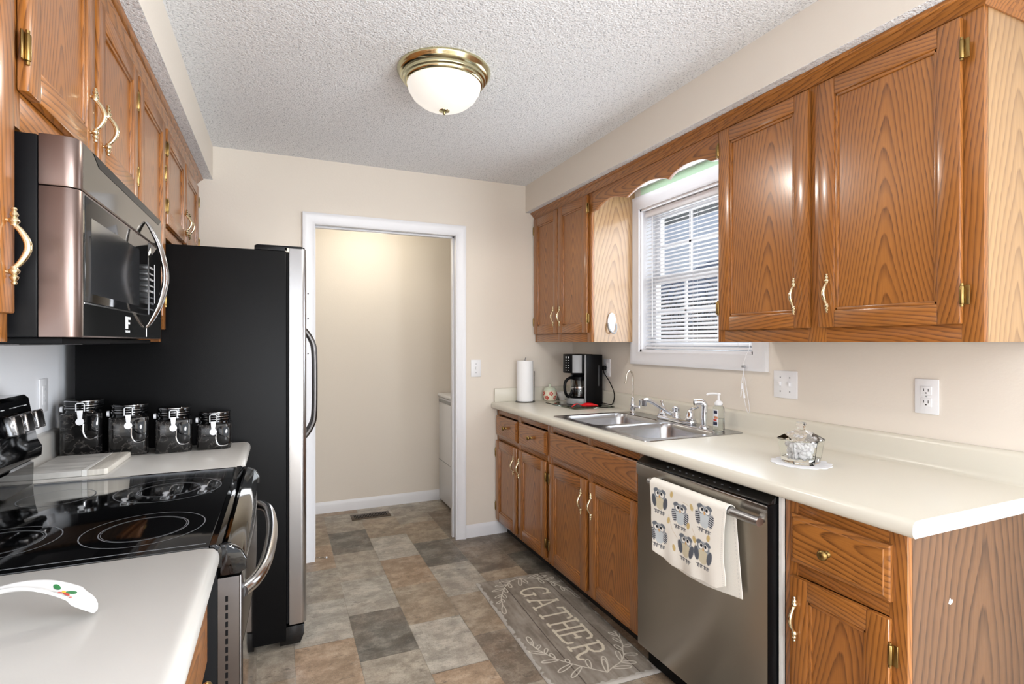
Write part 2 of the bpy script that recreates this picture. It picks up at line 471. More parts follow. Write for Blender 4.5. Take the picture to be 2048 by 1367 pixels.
def fquad(a, b, c_, d, z, col):
    if b <= a or d <= c_: return
    f = bm.faces.new([bm.verts.new(p) for p in ((a, c_, z), (b, c_, z), (b, d, z), (a, d, z))])
    for l in f.loops: l[cl] = (*lin(col), 1)
fquad(x0f, x1f, y0f, y1f, -.0012, (150, 142, 128))
rnd = random.Random(3)
for i in range(-12, 14):
    xa = colx+i*tw
    off = 2.291 if i % 2 == 0 else 2.497
    for j in range(-14, 7):
        ya = off+j*th
        c = known.get((i, j), rnd.choice((LG, TB, OR, DK, DB, GT, GT)))
        dv = rnd.uniform(-6, 6); c = tuple(v+dv for v in c)
        g_ = .0011
        fquad(max(xa+g_, x0f), min(xa+tw-g_, x1f), max(ya+g_, y0f), min(ya+th-g_, y1f), 0, c)
mb.fin('vinyl')
mb.box(x0f, x1f, y0f, y1f, -.08, -.002, 'dark')
struct(mb.build('floor', origin=(0, 0, 0)), 'stone-look vinyl tile floor in grey, tan and brown')

mb = MB(); mb.box(-2.4, 3.4, -2.6, 4.44, ZC, ZC+.08, 'ceiling')
struct(mb.build('ceiling', origin=(0, 0, 0)), 'white popcorn-textured ceiling')
# back wall with the doorway
DX0, DX1, DZ = .19, 1.088, 2.047
mb = MB()
mb.box(XL-.1, DX0-.018, YB, YB+.12, 0, ZC, 'wall'); mb.box(DX1+.018, XR+.14, YB, YB+.12, 0, ZC, 'wall')
mb.box(DX0-.018, DX1+.018, YB, YB+.12, DZ+.018, ZC, 'wall')
struct(mb.build('wall_back', origin=(0, 0, 0)), 'cream back wall with the laundry doorway')
# right wall with the window opening
WY0, WY1, WZ0, WZ1 = 1.80, 2.645, 1.272, 2.125
mb = MB()
mb.box(XR, XR+.14, -.38, WY0, 0, ZC, 'wall'); mb.box(XR, XR+.14, WY1, YB, 0, ZC, 'wall'); mb.box(XR, XR+.14, -2.6, -2.32, 0, ZC, 'wall'); mb.box(XR, XR+.14, -2.32, -.38, 2.27, ZC, 'wall')
mb.box(XR, XR+.14, WY0, WY1, 0, WZ0, 'wall'); mb.box(XR, XR+.14, WY0, WY1, WZ1, 2.198, 'wall')
mb.box(XR, XR+.14, WY0, WY1, 2.198, ZC, 'wall_green')
struct(mb.build('wall_right', origin=(0, 0, 0)), 'cream right wall with the window')
mb = MB(); mb.box(XL-.12, XL, -2.6, YB, 0, ZC, 'wall_white')
struct(mb.build('wall_left', origin=(0, 0, 0)), 'white wall behind the range')
# unseen dining end behind the camera, opening added for the rear fill
mb = MB()
mb.box(-.9, -.42, -2.72, -2.6, 0, ZC, 'wall'); mb.box(1.42, 2.13, -2.72, -2.6, 0, ZC, 'wall'); mb.box(-.42, 1.42, -2.72, -2.6, 2.12, ZC, 'wall'); mb.box(-.42, 1.42, -2.72, -2.6, 0, .58, 'wall')
struct(mb.build('wall_front', origin=(0, 0, 0)), 'cream wall of the dining end with an added opening')
# laundry room
mb = MB(); mb.box(-.4, 2.2, 4.40, 4.5, 0, ZC, 'wall'); struct(mb.build('wall_laundry_far', origin=(0, 0, 0)), 'cream far wall of the laundry room')
mb = MB(); mb.box(-.5, -.4, YB+.12, 4.5, 0, ZC, 'wall'); struct(mb.build('wall_laundry_left', origin=(0, 0, 0)), 'cream left wall of the laundry room')
mb = MB(); mb.box(2.13, 2.25, YB+.12, 4.5, 0, ZC, 'wall'); struct(mb.build('wall_laundry_right', origin=(0, 0, 0)), 'cream right wall of the laundry room')
# soffits
mb = MB()
mb.box(1.605, XR, -1.2, YB, SOF+.001, ZC, 'wall'); mb.box(1.6055, XR, -1.2, YB, SOF, SOF+.002, 'ceiling')
struct(mb.build('wall_right_soffit', origin=(0, 0, 0)), 'cream soffit above the right cabinets with textured underside')
mb = MB()
mb.box(XL, -.35, -1.2, YB, SOF+.001, ZC, 'wall'); mb.box(XL, -.3505, -1.2, YB, SOF, SOF+.002, 'ceiling')
struct(mb.build('wall_left_soffit', origin=(0, 0, 0)), 'cream soffit above the left cabinets with textured underside')
# doorway: casing + jamb
CAS = [(0, 0), (0, -.012), (.006, -.016), (.02, -.013), (.045, -.017), (.062, -.022), (.070, -.020), (.070, 0)]
door = bpy.data.objects.new('door_1', None); C.objects.link(door); place(door, (.64, YB, 0), None); struct(door, 'white cased doorway to the laundry room')
mb = MB(); mb.sweep([(DX1-.004, 0), (DX1-.004, DZ-.004), (DX0+.004, DZ-.004), (DX0+.004, 0)], CAS, 'y', 'trim', base=YB)
mb.build('door_casing', door)
mb = MB()
mb.box(DX0-.018, DX0, YB-.002, YB+.122, 0, DZ, 'trim', bev=.002); mb.box(DX1, DX1+.018, YB-.002, YB+.122, 0, DZ, 'trim', bev=.002)
mb.box(DX0-.018, DX1+.018, YB-.002, YB+.122, DZ, DZ+.018, 'trim', bev=.002)
mb.box(DX0, DX0+.011, YB+.045, YB+.08, 0, DZ, 'trim', bev=.002); mb.box(DX1-.011, DX1, YB+.045, YB+.08, 0, DZ, 'trim', bev=.002); mb.box(DX0, DX1, YB+.045, YB+.08, DZ-.011, DZ, 'trim', bev=.002)
mb.build('door_jamb', door)
mb = MB()
for z in (1.26, 1.47, 1.62): mb.lathe([(.0, -.001), (.004, -.001), (.004, .0005), (0, .0005)], (.155, YB-.0195, z), 'dark', 'y', 8)
mb.build('screw_hole', door)
# baseboards
BB = [(0, 0), (.011, 0), (.012, .06), (.008, .076), (.003, .086), (0, .086)]
mb = MB(); mb.prism([(YB-a, b) for a, b in BB], 'x', DX1+.067, 1.46, 'trim'); struct(mb.build('baseboard_back'), 'white baseboard between the doorway and the base cabinets')
mb = MB(); mb.prism([(4.40-a, b) for a, b in BB], 'x', -.4, 2.13, 'trim'); struct(mb.build('baseboard_laundry'), 'white baseboard along the laundry far wall')
# window
win = bpy.data.objects.new('window_1', None); C.objects.link(win); place(win, (XR, 2.22, WZ0), None); struct(win, 'white double-hung kitchen window above the sink')
WCAS = [(0, 0), (0, -.014), (.008, -.017), (.02, -.014), (.05, -.018), (.066, -.023), (.075, -.021), (.075, 0)]
mb = MB(); mb.sweep([(WY0, WZ0), (WY1, WZ0), (WY1, WZ1), (WY0, WZ1)], WCAS, 'x', 'trim', closed=True, base=XR)
mb.build('window_casing', win)
mb = MB()
mb.box(XR-.004, XR+.14, WY0-.001, WY0+.014, WZ0, WZ1, 'trim'); mb.box(XR-.004, XR+.14, WY1-.014, WY1+.001, WZ0, WZ1, 'trim')
mb.box(XR-.004, XR+.14, WY0, WY1, WZ1-.014, WZ1+.001, 'trim'); mb.box(XR-.004, XR+.14, WY0, WY1, WZ0-.001, WZ0+.014, 'trim')
mb.build('window_jamb', win)
def sash(x0, x1, z0, z1, ny, nz):
    mb = MB(); a, b = WY0+.016, WY1-.016; f = .042
    mb.box(x0, x1, a, a+f, z0, z1, 'plastic_white', bev=.003); mb.box(x0, x1, b-f, b, z0, z1, 'plastic_white', bev=.003)
    mb.box(x0, x1, a+f, b-f, z0, z0+f, 'plastic_white', bev=.003); mb.box(x0, x1, a+f, b-f, z1-f, z1, 'plastic_white', bev=.003)
    o = mb.build('window_sash', win)
    mb = MB()
    for k in range(1, ny):
        y = a+f+(b-a-2*f)*k/ny; mb.box(x0+.008, x0+.018, y-.008, y+.008, z0+f, z1-f, 'plastic_white')
    for k in range(1, nz):
        z = z0+f+(z1-z0-2*f)*k/nz; mb.box(x0+.008, x0+.018, a+f, b-f, z-.008, z+.008, 'plastic_white')
    mb.build('muntin_grid', o)
    mb = MB(); mb.box(x0+.019, x0+.022, a+f-.002, b-f+.002, z0+f-.002, z1-f+.002, 'pane'); mb.build('window_pane', o)
sash(2.092, 2.122, 1.685, WZ1-.016, 3, 2)
sash(2.060, 2.090, WZ0+.016, 1.72, 3, 2)

# ------------------------------------------------------------------ outside the window
mb = MB(); mb.box(2.2, 30, -14, 24, -.4, -.3, 'grass'); struct(mb.build('ground', origin=(0, 0, 0)), 'winter lawn outside the window')
hs = thing('neighbour_house', 'grey sided neighbouring house with shingled roof seen through the window blind', 'house', (13.5, 9, -.3))
mb = MB()
mb.box(13, 20, 3, 17, -.3, 2.9, 'siding')
for k in range(16): mb.prism([(13, -.3+k*.2), (12.97, -.3+k*.2), (13, -.1+k*.2)], 'y', 3, 17, 'siding')
mb.build('house_wall', hs)
mb = MB(); mb.prism([(12.5, 2.8), (16.5, 4.7), (20.5, 2.8), (20.5, 2.65), (16.5, 4.5), (12.5, 2.65)], 'y', 2.6, 17.4, 'shingle'); mb.build('roof', hs)
rng = random.Random(11); mb = MB()
for k in range(1500):
    y = rng.uniform(2.2, 12); x = 6.3+rng.uniform(-.8, .8); z0 = rng.uniform(-.3, 1.4)
    h = rng.uniform(.5, 1.2); p = [(x, y, z0), (x+rng.uniform(-.2, .2), y+rng.uniform(-.25, .25), z0+h*.5), (x+rng.uniform(-.4, .4), y+rng.uniform(-.5, .5), min(z0+h, 2.3))]
    mb.tube(p, [.022, .016, .006], 'leaf', seg=4)
o = tag(mb.build('hedge'), 'dark leafless hedge outside the lower sash of the window', 'hedge'); o['kind'] = 'stuff'

# ================================================================== CABINETRY
# shared hardware meshes (built facing -x, origin on the door face)
def pull_mesh():
    mb = MB(); H = .064
    for sg in (-1, 1):
        prof = [(0, -.002), (.0035, 0), (.0045, .003), (.003, .005), (.0055, .009), (.0065, .012), (.004, .0155), (.0075, .020), (.008, .023), (.0055, .027), (.005, .030), (0, .030)]
        pr = [(r, sg*(-H)+sg*h) for r, h in prof]
        if sg < 0: pr = pr[::-1]
        mb.lathe(pr, (-.009, 0, 0), 'brass_pull', 'z', 12)
        mb.lathe([(.0045, -.010), (.0035, 0), (.0035, .001)][::1], (0, 0, sg*-(H-.021)), 'brass_pull', 'x', 10)
    pts = smooth([(-.009, 0, -.036), (-.017, 0, -.027), (-.025, 0, -.012), (-.0275, 0, 0), (-.025, 0, .012), (-.017, 0, .027), (-.009, 0, .036)], 4)
    n = len(pts); R = [.0034+.0024*math.sin(PI*i/(n-1)) for i in range(n)]
    mb.tube(pts, R, 'brass_pull', 10)
    o = mb.build('pull_handle', origin=(0, 0, 0)); me = o.data; bpy.data.objects.remove(o); return me
def knob_mesh():
    mb = MB()
    mb.lathe([(0, -.030), (.008, -.0295), (.013, -.026), (.0145, -.021), (.012, -.016), (.006, -.012), (.0055, -.006), (.009, -.003), (.0095, 0)], (0, 0, 0), 'brass_dark', 'x', 20)
    o = mb.build('knob', origin=(0, 0, 0)); me = o.data; bpy.data.objects.remove(o); return me
def hinge_mesh():
    mb = MB()
    mb.lathe([(.0045, -.024), (.0055, -.022), (.0055, .022), (.0045, .024)], (-.006, 0, 0), 'brass_dark', 'z', 10)
    for z in (-.028, .028): mb.lathe([(0, z-.004), (.0035, z-.003), (.0035, z+.003), (0, z+.004)], (-.006, 0, 0), 'brass_dark', 'z', 8)
    mb.box(-.003, .0, .002, .016, -.026, .026, 'brass_dark', bev=.001)
    o = mb.build('hinge', origin=(0, 0, 0)); me = o.data; bpy.data.objects.remove(o); return me
PULL, KNOB, HINGE = pull_mesh(), knob_mesh(), hinge_mesh()
def inst(name, me, loc, parent, side, label=None):
    o = bpy.data.objects.new(name, me); C.objects.link(o); place(o, loc, parent)
    if side > 0: o.rotation_euler = (0, 0, PI)
    if label: o['label'] = label
    return o

def oak_door(cab, side, xf, y0, y1, z0, z1, handle=None, hinge=None, sw=.056, oak='oak'):
    y0, y1 = sorted((y0, y1)); X = lambda d: xf+side*d
    mb = MB(); b = .004
    mb.box(X(.0005), X(.019), y0, y0+sw, z0, z1, oak, 'z', b); mb.box(X(.0005), X(.019), y1-sw, y1, z0, z1, oak, 'z', b)
    mb.box(X(.0005), X(.0185), y0+sw-.001, y1-sw+.001, z0, z0+sw, oak, 'y', b); mb.box(X(.0005), X(.0185), y0+sw-.001, y1-sw+.001, z1-sw, z1, oak, 'y', b)
    # inner bead
    e = .010
    mb.box(X(.004), X(.0145), y0+sw-.001, y0+sw+e, z0+sw-.001, z1-sw+.001, oak, 'z', .003); mb.box(X(.004), X(.0145), y1-sw-e, y1-sw+.001, z0+sw-.001, z1-sw+.001, oak, 'z', .003)
    mb.box(X(.004), X(.0145), y0+sw, y1-sw, z0+sw-.001, z0+sw+e, oak, 'y', .003); mb.box(X(.004), X(.0145), y0+sw, y1-sw, z1-sw-e, z1-sw+.001, oak, 'y', .003)
    d = mb.build('door', cab)
    mb = MB(); mb.box(X(.003), X(.009), y0+sw-.003, y1-sw+.003, z0+sw-.003, z1-sw+.003, oak, 'z'); mb.build('door_panel', d)
    if handle: inst('pull_handle', PULL, (X(.019), handle[0], handle[1]), d, side, 'pale brass pull')
    if hinge:
        yy, zs = hinge
        inward = 1 if yy > (y0+y1)/2 else -1      # hinge leaf lies on the face frame, outside the door
        for z in zs:
            o = inst('hinge', HINGE, (X(.012), yy+inward*.003, z), d, side)
            if (inward < 0) != (side > 0): o.rotation_euler = (PI, 0, 0) if side < 0 else (PI, 0, PI)
    return d
def oak_drawer(cab, side, xf, y0, y1, z0, z1, knob=None, oak='oak'):
    X = lambda d: xf+side*d; y0, y1 = sorted((y0, y1)); c = .014
    mb = MB(); bm = mb.bm
    def ring(d, i): return [bm.verts.new((X(d), y, z)) for y, z in ((y0+i, z0+i), (y1-i, z0+i), (y1-i, z1-i), (y0+i, z1-i))]
    R = [ring(.0005, 0), ring(.011, 0), ring(.0135, .003), ring(.0165, c-.002), ring(.019, c)]
    F = [bm.faces.new(R[0]), bm.faces.new(R[-1])]
    for a, b in zip(R, R[1:]):
        for k in range(4): F.append(bm.faces.new([a[k], a[(k+1) % 4], b[(k+1) % 4], b[k]]))
    bmesh.ops.recalc_face_normals(bm, faces=F); mb.fin(oak, 'y')
    d = mb.build('drawer', cab, sharp=20)
    if knob: inst('knob', KNOB, (X(.019), *knob), d, side, 'round antique brass knob')
    return d
def cab_box(cab, side, xf, xw, y0, y1, z0, z1, outer=None, top=True, toe=0):
    """hollow carcass: sides, bottom, top, back; outer = material of the two sides."""
    mb = MB(); t = .016; xb = xf-side*.0005
    so = outer or 'veneer_brown'
    mb.box(xb, xw, y0, y0+t, z0, z1, so, 'z'); mb.box(xb, xw, y1-t, y1, z0, z1, so, 'z')
    zb = z0+toe
    mb.box(xb, xw, y0+t, y1-t, zb, zb+t, so, 'y')
    mb.box(xw-(-side)*.008, xw, y0+t, y1-t, zb+t, z1-(t if top else 0), so, 'y')
    if top: mb.box(xb, xw, y0+t, y1-t, z1-t, z1, so, 'y')
    return mb.build('cabinet_box', cab)
def face_frame(cab, side, xf, y0, y1, z0, z1, stiles, rails, oak='oak', th=.019):
    """stiles: (y0,y1) list; rails: (y0,y1,z0,z1) list. Lies just behind xf."""
    mb = MB(); X0 = xf-side*th
    for a, b in stiles: mb.box(X0, xf, a, b, z0, z1, oak, 'z', .001)
    for a, b, c, d in rails: mb.box(X0, xf-side*.0003, a, b, c, d, oak, 'y', .001)
    return mb.build('face_frame', cab)

UZ0, UZ1 = 1.33, 2.243
XU = 1.68          # face of the right upper cabinets
# --- right upper cabinet, far
Y0, Y1 = 2.70, YB-.004
c = thing('wall_cabinet', 'narrow two-door oak wall cabinet in the far right corner above the coffee maker', 'cabinet', (1.83, (Y0+Y1)/2, UZ0), 'right oak wall cabinets')
cab_box(c, -1, XU+.019, XR-.002, Y0, Y1, UZ0, UZ1, 'veneer')
face_frame(c, -1, XU, Y0, Y1, UZ0, UZ1, [(Y0, Y0+.045), (Y1-.03, Y1), (3.065, 3.11)], [(Y0+.045, Y1-.03, UZ0, UZ0+.06), (Y0+.045, Y1-.03, UZ1-.06, UZ1)])
oak_door(c, -1, XU, 3.091, 3.442, 1.385, 2.2, (3.128, 1.497), (3.442, (1.47, 2.12)))
oak_door(c, -1, XU, 2.725, 3.083, 1.385, 2.2, (3.042, 1.495), (2.725, (1.47, 2.12)))
# --- right upper cabinet, near
Y0, Y1 = .788, 1.707
c = thing('wall_cabinet', 'large two-door oak wall cabinet nearest the camera on the right wall', 'cabinet', (1.83, (Y0+Y1)/2, UZ0), 'right oak wall cabinets')
cab_box(c, -1, XU+.019, XR-.002, Y0, Y1, UZ0, UZ1, 'veneer')
face_frame(c, -1, XU, Y0, Y1, UZ0, UZ1, [(Y0, Y0+.05), (Y1-.035, Y1), (1.225, 1.295)], [(Y0+.05, Y1-.035, UZ0, UZ0+.055), (Y0+.05, Y1-.035, UZ1-.06, UZ1)])
oak_door(c, -1, XU, 1.280, 1.688, 1.378, 2.196, (1.328, 1.490), (1.688, (1.47, 2.12)))
oak_door(c, -1, XU, .832, 1.242, 1.378, 2.196, (1.204, 1.490), (.832, (1.455, 2.108)))
# --- scalloped valance over the window
V = [(2.699, 2.097), (2.656, 2.095), (2.61, 2.116), (2.547, 2.130), (2.478, 2.129), (2.412, 2.112), (2.364, 2.095), (2.302, 2.114), (2.214, 2.131), (2.131, 2.128), (2.053, 2.110), (2.025, 2.098),
     (1.991, 2.115), (1.931, 2.130), (1.863, 2.131), (1.798, 2.121), (1.75, 2.098), (1.708, 2.092)]
cur = []
for i in range(len(V)-1): cur.append(V[i])
cur.append(V[-1])
sm = []
segs = [cur[0:2], cur[1:7], cur[6:12], cur[11:17], cur[16:18]]
for sgm in segs:
    q = smooth([(a, b, 0) for a, b in sgm], 5); sm += [(p.x, p.y) for p in q[:-1]]
sm.append(cur[-1])
mb = MB(); mb.prism([(2.699, 2.2425), (1.708, 2.2425)]+sm[::-1], 'x', XU, XU+.019, 'oak', 'y', bev=.002)
tag(mb.build('valance'), 'scalloped oak valance board between the right wall cabinets above the window', 'valance')
# --- crown moulding, right and left
CR = [(0, -.043), (.004, -.043), (.008, -.036), (.010, -.030), (.020, -.022), (.024, -.014), (.034, -.010), (.038, -.004), (.038, .0), (0, .0)]
mb = MB(); mb.sweep([(XU-.0003, YB-.003), (XU-.0003, .7875), (XR-.002, .7875)], [(o, h) for o, h in CR], 'z', 'oak', base=SOF-.001, g='y', side=1)
struct(mb.build('trim_1'), 'oak crown moulding along the top of the right wall cabinets')
XUL = -.435        # face of the left upper cabinets
mb = MB(); mb.sweep([(XUL+.0003, -.35), (XUL+.0003, YB-.003)], CR, 'z', 'oak', base=SOF-.001, g='y', side=1)
struct(mb.build('trim_2'), 'oak crown moulding along the top of the left wall cabinets')
# --- strip light behind the valance
c = thing('strip_light', 'white fluorescent strip light under the soffit behind the valance', 'light', (1.86, 2.2, SOF))
mb = MB(); mb.box(1.79, 1.93, 1.78, 2.63, SOF-.022, SOF-.0005, 'trim', bev=.003); mb.build('light_housing', c)
mb = MB(); mb.lathe([(.013, 1.80), (.013, 2.61)], (1.86, 0, SOF-.036), 'tube', 'y', 12); mb.build('fluorescent_tube', c)
for y in (1.785, 2.61): mb = MB(); mb.box(1.845, 1.875, y, y+.015, SOF-.055, SOF-.021, 'trim', bev=.002); mb.build('lamp_holder', c)

# --- right base cabinets
XB = 1.387; BZ0, BZ1 = .088, .872
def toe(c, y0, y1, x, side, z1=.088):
    mb = MB(); mb.box(x, x+side*.012, y0, y1, 0, z1, 'dark', 'y'); mb.build('toe_kick', c)  # shade under the cabinets put into the board's dark colour
Y0, Y1 = 2.660, YB-.004
c = thing('base_cabinet', 'oak base cabinet with two drawers and two doors in the far right corner', 'cabinet', (1.68, 3.06, 0), 'right oak base cabinets')
cab_box(c, -1, XB+.019, XR-.002, Y0, Y1, BZ0, BZ1)
face_frame(c, -1, XB, Y0, Y1, BZ0, BZ1, [(Y0, Y0+.03), (Y1-.03, Y1), (3.05, 3.10)], [(Y0+.03, 3.05, BZ1-.04, BZ1), (3.10, Y1-.03, BZ1-.04, BZ1), (Y0+.03, Y1-.03, .655, .70), (Y0+.03, Y1-.03, BZ0, BZ0+.045)])
oak_drawer(c, -1, XB, 3.090, 3.440, .690, .825, (3.258, .760)); oak_drawer(c, -1, XB, 2.690, 3.058, .690, .825, (2.872, .760))
oak_door(c, -1, XB, 3.090, 3.440, .112, .655, (3.115, .545), (3.44, (.2, .57))); oak_door(c, -1, XB, 2.690, 3.058, .112, .655, (3.030, .545), (2.69, (.2, .57)))
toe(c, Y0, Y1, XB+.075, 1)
Y0, Y1 = 1.818, 2.657
c = thing('base_cabinet', 'oak sink base cabinet with wide false drawer front between the corner cabinet and the dishwasher', 'cabinet', (1.68, 2.24, 0), 'right oak base cabinets')
cab_box(c, -1, XB+.019, XR-.002, Y0, Y1, BZ0, BZ1, top=False)
face_frame(c, -1, XB, Y0, Y1, BZ0, BZ1, [(Y0, Y0+.03), (Y1-.03, Y1), (2.215, 2.26)], [(Y0+.03, Y1-.03, BZ1-.04, BZ1), (Y0+.03, Y1-.03, .655, .70), (Y0+.03, Y1-.03, BZ0, BZ0+.045)])
oak_drawer(c, -1, XB, 1.836, 2.640, .692, .828)
oak_door(c, -1, XB, 2.252, 2.640, .112, .655, (2.283, .545), (2.64, (.2, .57))); oak_door(c, -1, XB, 1.836, 2.222, .112, .655, (2.190, .545), (1.836, (.2, .57)))
toe(c, Y0, Y1, XB+.075, 1)
Y0, Y1 = .803, 1.142
c = thing('base_cabinet', 'oak end base cabinet with one drawer and one door to the right of the dishwasher', 'cabinet', (1.68, .97, 0), 'right oak base cabinets')
cab_box(c, -1, XB+.019, XR-.002, Y0, Y1, 0, BZ1, toe=BZ0)
face_frame(c, -1, XB, Y0, Y1, 0.0, BZ1, [(Y0, Y0+.042), (Y1-.042, Y1)], [(Y0+.042, Y1-.042, BZ1-.045, BZ1), (Y0+.042, Y1-.042, .65, .70), (Y0+.042, Y1-.042, BZ0, BZ0+.045)])
oak_drawer(c, -1, XB, .836, 1.114, .690, .830, (.995, .752))
oak_door(c, -1, XB, .836, 1.114, .108, .650, (1.090, .533), (.836, (.2, .565)))
mb = MB(); mb.prism([(1.552, .668), (1.558, .682), (1.563, .676), (1.572, .675), (1.570, .668), (1.560, .664)], 'y', .8024, .8030, 'cap'); mb.build('paint_chip', c, 'small white chip in the end panel')
toe(c, Y0+.02, Y1, XB+.075, 1)

# --- right countertop (front roll, coved splash), cut round the sink
SX0, SX1, SY0, SY1 = 1.412, 1.925, 1.83, 2.64      # hole
def roll(xf, xw, z1=.914, z0=.873):
    return [(xf+.03, z0), (xf+.012, z0-.0)]+[(xf+.012-.012*math.cos(a), z0+.02+(-1)*.02*math.cos(a*0)+0) for a in ()]
FRONT = [(1.375, .8735), (1.350, .8735), (1.344, .878), (1.341, .886), (1.341, .897), (1.344, .906), (1.350, .912), (1.360, .9145)]
BACK = [(1.948, .914), (1.957, .917), (1.963, .925), (1.966, .937), (1.966, .993), (1.969, 1.002), (1.976, 1.008), (1.9885, 1.009), (1.9885, .8735)]
mb = MB()
whole = FRONT+BACK
for a, b in ((.767, SY0), (SY1, YB-.001)): mb.prism(whole, 'y', a, b, 'counter')
mb.prism(FRONT+[(SX0, .914), (SX0, .8735)], 'y', SY0, SY1, 'counter'); mb.prism([(SX1, .8735), (SX1, .914)]+BACK, 'y', SY0, SY1, 'counter')
ct = mb.build('countertop', origin=(1.66, 2.1, .9), sharp=50); tag(ct, 'long cream laminate countertop with backsplash along the right wall', 'countertop')
mb = MB(); mb.box(1.362, 1.9655, YB-.022, YB-.0012, .9142, 1.008, 'counter', bev=.004); mb.build('side_splash', ct)
mb = MB(); mb.prism(whole, 'y', .7655, .767, 'cap'); mb.build('end_band', ct, 'white edge band at the near end')

# --- left base cabinets and countertops
XBL = -.150
c = thing('base_cabinet', 'oak base cabinet under the near left countertop', 'cabinet', (-.45, .8, 0), 'left oak base cabinets')
Y0, Y1 = .30, 1.236
cab_box(c, 1, XBL-.019, XL+.002, Y0, Y1, BZ0, BZ1)
face_frame(c, 1, XBL, Y0, Y1, BZ0, BZ1, [(Y0, Y0+.04), (Y1-.04, Y1), (.75, .80)], [(Y0+.04, Y1-.04, BZ1-.04, BZ1), (Y0+.04, Y1-.04, .655, .70), (Y0+.04, Y1-.04, BZ0, BZ0+.045)])
for a, b in ((.785, 1.215), (.325, .765)):
    oak_drawer(c, 1, XBL, a, b, .69, .832, ((a+b)/2, .76)); oak_door(c, 1, XBL, a, b, .112, .655, (b-.03, .54))
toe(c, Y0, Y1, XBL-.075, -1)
c = thing('base_cabinet', 'narrow oak base cabinet between the range and the refrigerator', 'cabinet', (-.45, 2.24, 0), 'left oak base cabinets')
Y0, Y1 = 2.005, 2.475
cab_box(c, 1, XBL-.019, XL+.002, Y0, Y1, BZ0, BZ1)
face_frame(c, 1, XBL, Y0, Y1, BZ0, BZ1, [(Y0, Y0+.035), (Y1-.035, Y1)], [(Y0+.035, Y1-.035, BZ1-.04, BZ1), (Y0+.035, Y1-.035, .655, .70), (Y0+.035, Y1-.035, BZ0, BZ0+.045)])
oak_drawer(c, 1, XBL, Y0+.02, Y1-.02, .69, .832, (2.24, .76)); oak_door(c, 1, XBL, Y0+.02, Y1-.02, .112, .655, (2.05, .54))
toe(c, Y0, Y1, XBL-.075, -1)
XFL = -.113
FL = [(XFL-.034, .8735), (XFL-.008, .8735), (XFL-.003, .878), (XFL, .886), (XFL, .895), (XFL-.003, .905), (XFL-.011, .912), (XFL-.026, .9145)]
BL = [(XL+.042, .914), (XL+.033, .917), (XL+.027, .925), (XL+.024, .937), (XL+.024, .998), (XL+.021, 1.007), (XL+.014, 1.012), (XL+.0015, 1.013), (XL+.0015, .8735)]
for (a, b, lb) in ((.26, 1.2385, 'white laminate countertop in the left foreground with a spoon rest on it'), (2.0005, 2.49, 'short white laminate countertop between range and refrigerator carrying the canisters')):
    mb = MB(); mb.prism(FL+BL, 'y', a, b, 'counter_left', bev=.004)
    tag(mb.build('countertop', sharp=50), lb, 'countertop', 'left countertops')

# --- left upper cabinets
c = thing('wall_cabinet', 'oak wall cabinet at the left picture edge beside the microwave', 'cabinet', (-.59, .9, UZ0), 'left oak wall cabinets')
Y0, Y1 = .45, 1.203
cab_box(c, 1, XUL-.019, XL+.002, Y0, Y1, UZ0, UZ1)
face_frame(c, 1, XUL, Y0, Y1, UZ0, UZ1, [(Y0, Y0+.04), (Y1-.04, Y1)], [(Y0+.04, Y1-.04, UZ0, UZ0+.055), (Y0+.04, Y1-.04, UZ1-.06, UZ1)])
oak_door(c, 1, XUL, .80, 1.180, 1.378, 2.196, (1.150, 1.49)); oak_door(c, 1, XUL, .47, .79, 1.378, 2.196)
c = thing('wall_cabinet', 'two-door oak wall cabinet above the microwave', 'cabinet', (-.59, 1.63, 1.712), 'left oak wall cabinets')
Y0, Y1 = 1.207, 2.066
cab_box(c, 1, XUL-.019, XL+.002, Y0, Y1, 1.716, UZ1)
face_frame(c, 1, XUL, Y0, Y1, 1.716, UZ1, [(Y0, Y0+.045), (Y1-.035, Y1), (1.60, 1.655)], [(Y0+.045, Y1-.035, 1.716, 1.80), (Y0+.045, Y1-.035, UZ1-.06, UZ1)])
oak_door(c, 1, XUL, 1.235, 1.612, 1.782, 2.196, (1.578, 1.875), (1.235, (1.86, 2.10))); oak_door(c, 1, XUL, 1.645, 2.048, 1.782, 2.196, (1.682, 1.875), (2.048, (1.86, 2.10)))
c = thing('wall_cabinet', 'tall single-door oak wall cabinet between the microwave and the refrigerator', 'cabinet', (-.59, 2.29, UZ0), 'left oak wall cabinets')
Y0, Y1 = 2.068, 2.515
cab_box(c, 1, XUL-.019, XL+.002, Y0, Y1, UZ0, UZ1)
face_frame(c, 1, XUL, Y0, Y1, UZ0, UZ1, [(Y0, Y0+.03), (Y1-.03, Y1)], [(Y0+.03, Y1-.03, UZ0, UZ0+.055), (Y0+.03, Y1-.03, UZ1-.06, UZ1)])
oak_door(c, 1, XUL, 2.082, 2.495, 1.378, 2.196, (2.112, 1.49), (2.495, (1.5, 2.0)))
c = thing('wall_cabinet', 'two-door oak wall cabinet above the refrigerator in the back left corner', 'cabinet', (-.59, 2.98, 1.76), 'left oak wall cabinets')
Y0, Y1 = 2.517, YB-.004
cab_box(c, 1, XUL-.019, XL+.002, Y0, Y1, 1.762, UZ1)
face_frame(c, 1, XUL, Y0, Y1, 1.762, UZ1, [(Y0, Y0+.03), (Y1-.03, Y1), (2.97, 3.02)], [(Y0+.03, Y1-.03, 1.762, 1.835), (Y0+.03, Y1-.03, UZ1-.06, UZ1)])
oak_door(c, 1, XUL, 2.545, 2.985, 1.806, 2.196, (2.952, 1.895), (2.545, (1.88, 2.11))); oak_door(c, 1, XUL, 3.010, 3.440, 1.806, 2.196, (3.042, 1.895), (3.44, (1.88, 2.11)))

